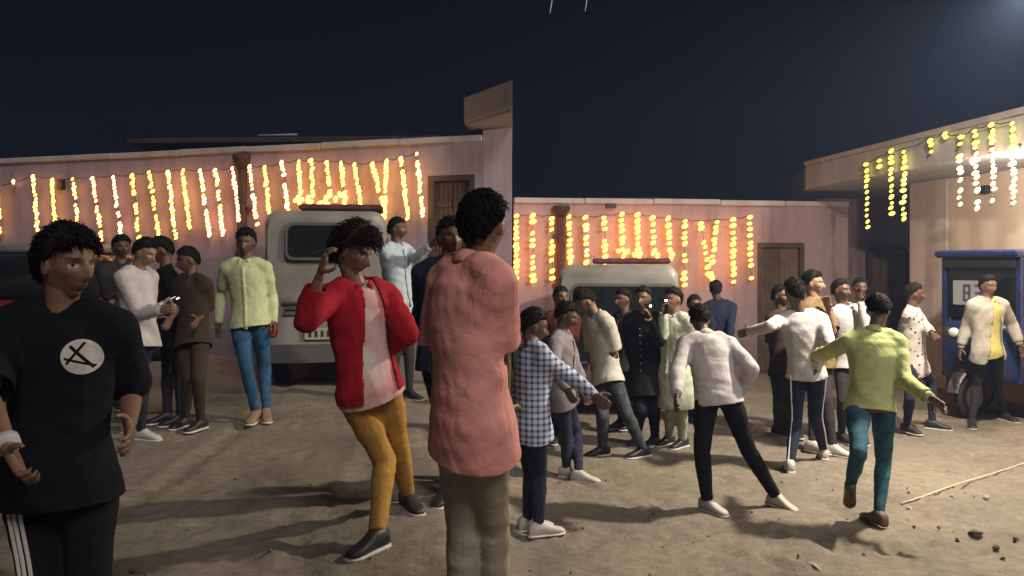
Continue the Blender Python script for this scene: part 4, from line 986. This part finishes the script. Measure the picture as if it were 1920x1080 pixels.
person('man in navy jacket standing far back against the mauve wall', 10.6, .98, 165, (1342, 543), (1349, 568), (1352, 648), (1332, 610, 1336, 642), (1370, 610, 1368, 645), (1344, 700, 1344, 748), (1360, 700, 1361, 749),
    NAVY, BLACK, SHB, skin='deep', hem=.12, sleeve=2)
person('dancer in white long-sleeved top and side-striped trousers with one arm flung out', 7.15, 1.0, 165, (1488, 548), (1502, 588), (1512, 698), (1444, 612, 1404, 622, -1, 1), (1556, 645, 1532, 690, -1, 1), (1492, 785, 1482, 868), (1530, 782, 1545, 845),
    WHITE, NAVY, SHW, skin='deep', head_yaw=190, hem=.04, sleeve=2, stripes=(1, .9, 2), lean=.05, curl=(.3, .5), hair=.02, collar=False)
person('man in olive brown shirt with a hand at his mouth behind the arm-flinging dancer', 8.0, 1.02, 40, (1524, 532), (1528, 566), (1534, 672), (1502, 620, 1514, 660, 1, -1), (1562, 620, 1553, 578, -1, -1), (1526, 752, 1524, 832), (1550, 750, 1562, 838),
    OLIVE, CHAR, SHW, skin='tan', head_yaw=55, sleeve=1.0, hair=.02)
person('man in grey-white shirt with one raised arm behind the lime-shirted dancer', 8.3, .97, 15, (1577, 545), (1588, 578), (1592, 680), (1566, 630, 1570, 675, 1, -1), (1624, 612, 1614, 566, -1, -1), (1580, 752, 1578, 815), (1602, 752, 1604, 816),
    GREYW, CHAR, SHB, skin='deep', head_yaw=30, sleeve=2, curl=(.5, .2), spread=(0, .5))
person('man in dark shirt standing behind the grey-white-shirted man by the porch', 9.6, .98, -10, (1613, 540), (1612, 568), (1612, 656), (1594, 616, 1596, 652, 1, -1), (1632, 616, 1630, 652, 1, -1), (1604, 715, 1603, 768), (1622, 715, 1622, 770),
    DKBR, BLACK, SHB, skin='deep')
person('dancer in lime shirt and teal jeans on one leg with arms out, seen from behind', 5.65, .985, 172, (1646, 582), (1638, 628), (1632, 760), (1550, 662, 1530, 668, 1, 1), (1694, 712, 1744, 746, -1, -1), (1610, 848, 1594, 912, -1, 1), (1656, 866, 1648, 966),
    LIME2, JEANT, SHBR, skin='brown', head_yaw=165, head_pitch=-25, lean=.10, headdy=.08, hem=.04, sleeve=1.9, planted=(False, True), toes=((160, -45), 190), curl=(.5, .12), spread=(0, .6), hair=.02, barefoot=True, legw=.96)
person('man in leaf-patterned white shirt and jeans stepping beside the blue three-wheeler', 8.7, .98, 50, (1714, 552), (1710, 582), (1712, 680), (1688, 630, 1692, 672, 1, -1), (1738, 615, 1752, 630, -1, -1), (1706, 745, 1700, 798), (1746, 712, 1748, 792),
    FLOWER, DKJEAN, SHB, skin='deep', head_yaw=75, sleeve=1.7, hem=.12, toes=(20, 60))
person('man in open white overshirt and pale yellow t-shirt facing out beside the three-wheeler', 9.0, 1.0, 4, (1853, 537), (1852, 564), (1850, 656), (1812, 610, 1802, 652, 1, -1), (1896, 606, 1912, 646, 1, -1), (1832, 722, 1822, 788), (1872, 720, 1882, 776),
    OFFW, CHAR, SHB, skin='brown', loose=.8, jacket=('overshirt', (.04, .05, .035)), tee=YEL, sleeve=1.9, hem=.10, toes=(-25, 15), head_pitch=-5, hair=.018)

person('man all in black close beside the tall person with the phone', 8.9, .98, -55, (1168, 562), (1172, 592), (1174, 686), (1156, 644, 1150, 684, 1, -1), (1192, 644, 1186, 684, 1, -1), (1166, 755, 1164, 790), (1184, 755, 1186, 792),
    CHAR, BLACK, SHB, skin='deep', sleeve=2, hem=.12)
person('person in black half hidden behind the white-shirted dancer with spread legs', 9.4, .95, 10, (1302, 572), (1302, 600), (1302, 688), (1284, 648, 1286, 684, 1, -1), (1320, 648, 1318, 684, 1, -1), (1295, 745, 1294, 780), (1310, 745, 1311, 780),
    BLACK, BLACK, SHB, skin='deep', sleeve=2, hem=.1)
person('man in dark brown shirt behind the flung arm of the striped-trousered dancer', 8.6, .98, 30, (1464, 556), (1466, 588), (1468, 686), (1446, 640, 1450, 684, 1, -1), (1488, 640, 1486, 684, 1, -1), (1460, 758, 1458, 803), (1476, 758, 1478, 805),
    DKBR, CHAR, SHB, skin='deep', sleeve=1.0, hem=.12)

# flat print on the near man's shirt: a round white emblem with dark strokes
def emblem(p):
    m = p['shirt'].data.materials[0]; t, b, src = base_src(m)
    c3 = P(136, 676, 2.42) - p['o']; v = P(150, 672, 2.42)
    g = t.nodes.new('ShaderNodeNewGeometry'); tc = t.nodes.new('ShaderNodeTexCoord')
    def dot(vec, axis, off):
        n = t.nodes.new('ShaderNodeVectorMath'); n.operation = 'DOT_PRODUCT'; t.links.new(vec, n.inputs[0]); n.inputs[1].default_value = tuple(axis)
        return mathn(t, 'SUBTRACT', n.outputs['Value'], off)
    ax_u = p['uS']; ax_v = p['tr']
    u = dot(tc.outputs['Object'], ax_u, float(np.dot(c3, ax_u))); vv = dot(tc.outputs['Object'], ax_v, float(np.dot(c3, ax_v))); fr = dot(tc.outputs['Object'], p['fS'], 0.0)
    rr = mathn(t, 'SQRT', mathn(t, 'ADD', mathn(t, 'MULTIPLY', u, u), mathn(t, 'MULTIPLY', vv, vv)))
    inside = mathn(t, 'LESS_THAN', rr, .056)
    ring = mathn(t, 'LESS_THAN', mathn(t, 'ABSOLUTE', mathn(t, 'SUBTRACT', rr, .042)), .0035)
    d1 = mathn(t, 'ABSOLUTE', mathn(t, 'ADD', mathn(t, 'MULTIPLY', u, .75), mathn(t, 'MULTIPLY', vv, .66)))
    d2 = mathn(t, 'ABSOLUTE', mathn(t, 'SUBTRACT', mathn(t, 'ADD', mathn(t, 'MULTIPLY', u, .3), mathn(t, 'MULTIPLY', vv, .95)), -.018))
    d3 = mathn(t, 'ABSOLUTE', mathn(t, 'SUBTRACT', mathn(t, 'SUBTRACT', mathn(t, 'MULTIPLY', u, .8), mathn(t, 'MULTIPLY', vv, .6)), -.02))
    lines = mathn(t, 'MAXIMUM', mathn(t, 'MAXIMUM', mathn(t, 'LESS_THAN', d1, .005), mathn(t, 'LESS_THAN', d2, .004)), mathn(t, 'LESS_THAN', d3, .004))
    lines = mathn(t, 'MULTIPLY', lines, mathn(t, 'LESS_THAN', rr, .047))
    f = mathn(t, 'MULTIPLY', mathn(t, 'MULTIPLY', inside, mathn(t, 'SUBTRACT', 1.0, lines)), mathn(t, 'GREATER_THAN', fr, .02))
    t.links.new(mixc(t, f, src, (.62, .60, .56)), b.inputs['Base Color'])
emblem(L1)
# pale bracelet on the near man's wrist
d = unit(L1['wrA']-L1['elA'])
MB().tube([L1['wrA']-d*.05, L1['wrA']-d*.02], [.036, .034], 16).build('wristband', WHITE, L1['root'], L1['o'], True)

# ================================================================== LITTER, CLODS, ROPE
def clod(px, py, size, m, name, label, cat, group=None, sq=.7):
    p = onground(px, py, 0); v, f = ICO2; r_ = np.random.default_rng(int(px*3+py)); k = 1+.22*np.sin(v @ r_.normal(size=3)*3+1)+.14*np.sin(v @ r_.normal(size=3)*7)
    o_ = MB().add(v*k[:, None]*np.array([1, .8, sq])*size, f).build(name, m, None, smooth=False); o_.location = (p[0], p[1], p[2]+size*sq*.35); o_.rotation_euler[2] = r_.uniform(0, 6)
    return tag(o_, label, cat, group)
ICO2 = ico(3)
M_CLOD = mat('clod', (.13, .10, .075), .95, .3, 12, .6, 60); M_PALE = mat('pale_stone', (.42, .38, .33), .9, .2, 12, .4, 60); M_PAPER = mat('paper', (.62, .60, .56), .8, .1)
clod(1829, 1002, .040, M_CLOD, 'clod', 'largest dark clod of earth on the bare ground below the three-wheeler', 'clod')
clod(1525, 1068, .042, M_PALE, 'stone', 'pale stone lying below the dancer with the white shoes', 'stone')
for px, py, sz in ((1795, 1012, .016), (1868, 1028, .022), (1905, 1012, .02), (1880, 1048, .014), (1600, 1020, .014), (1760, 990, .014)):
    clod(px, py, sz, M_CLOD, 'clod', 'small dark clod of earth on the bare ground by the lime-shirted dancer', 'clod', 'small clods')
for px, py, sz in ((1850, 935, .025), (1785, 930, .018), (1705, 955, .02)): clod(px, py, sz, M_PALE, 'stone', 'small pale stone beside the rope on the ground', 'stone', 'stones by the rope')
clod(622, 1029, .028, M_PAPER, 'paper_scrap', 'white scrap of paper beside the shoe of the mustard-trousered dancer', 'litter', None, .15)
clod(352, 1000, .022, M_CLOD, 'clod', 'single dark clod on the ground between the striped trousers and the mustard-trousered dancer', 'clod')
pts = [onground(px, py, -.006) for px, py in ((1690, 948), (1730, 935), (1775, 918), (1815, 905), (1860, 892), (1905, 877), (1960, 858), (2040, 835))]
tag(MB().tube([p_ + np.array([0, 0, .016]) for p_ in pts], [.007]*len(pts), 8).build('rope', mat('rope', (.55, .45, .32), .9, .2, 60), None, (0, 0, 0), True), 'thin pale rope stretched over the ground towards the three-wheeler', 'rope')
# gravel and crumbs: uncountable
gv = MB(); v0, f0 = ico(1); 
for k in range(300):
    Yk = 3.4 + 6.5*rng.random()**1.6; Xk = Yk*rng.uniform(-.62, .66)
    if Xk < .3 and rng.random() < .6: continue
    sz = rng.uniform(.004, .013)*(1.3 if rng.random() < .1 else 1)
    i, j = np.searchsorted(gx, Xk), np.searchsorted(gy, Yk); gv.add(v0*sz*rng.uniform(.7, 1.3, 3) + np.array([Xk, Yk, GZ[j, i]+sz*.3]), f0)
go = gv.build('gravel', M_CLOD, None); go['kind'] = 'stuff'; go['label'] = 'crumbs of earth and gravel scattered over the yard'; go['category'] = 'gravel'
# ================================================================== night haze lit by the lamps
hz = MB().box((1, 10.5, 2.4), (44, 29, 7.6)).build('haze', None); hz['kind'] = 'stuff'; hz['label'] = 'thin dusty night haze over the yard'; hz['category'] = 'haze'
hm_ = bpy.data.materials.new('haze'); hm_.use_nodes = True; t = hm_.node_tree; t.nodes.clear()
ho = t.nodes.new('ShaderNodeOutputMaterial'); pvn = t.nodes.new('ShaderNodeVolumePrincipled'); pvn.inputs['Color'].default_value = (.40, .57, 1, 1); pvn.inputs['Density'].default_value = 0.0030
pvn.inputs['Anisotropy'].default_value = 0.0; t.links.new(pvn.outputs[0], ho.inputs['Volume']); hz.data.materials.append(hm_); hz.display_type = 'WIRE'
if __name__ == '__main__':
    for b_ in BONES: print('BONE', *b_)
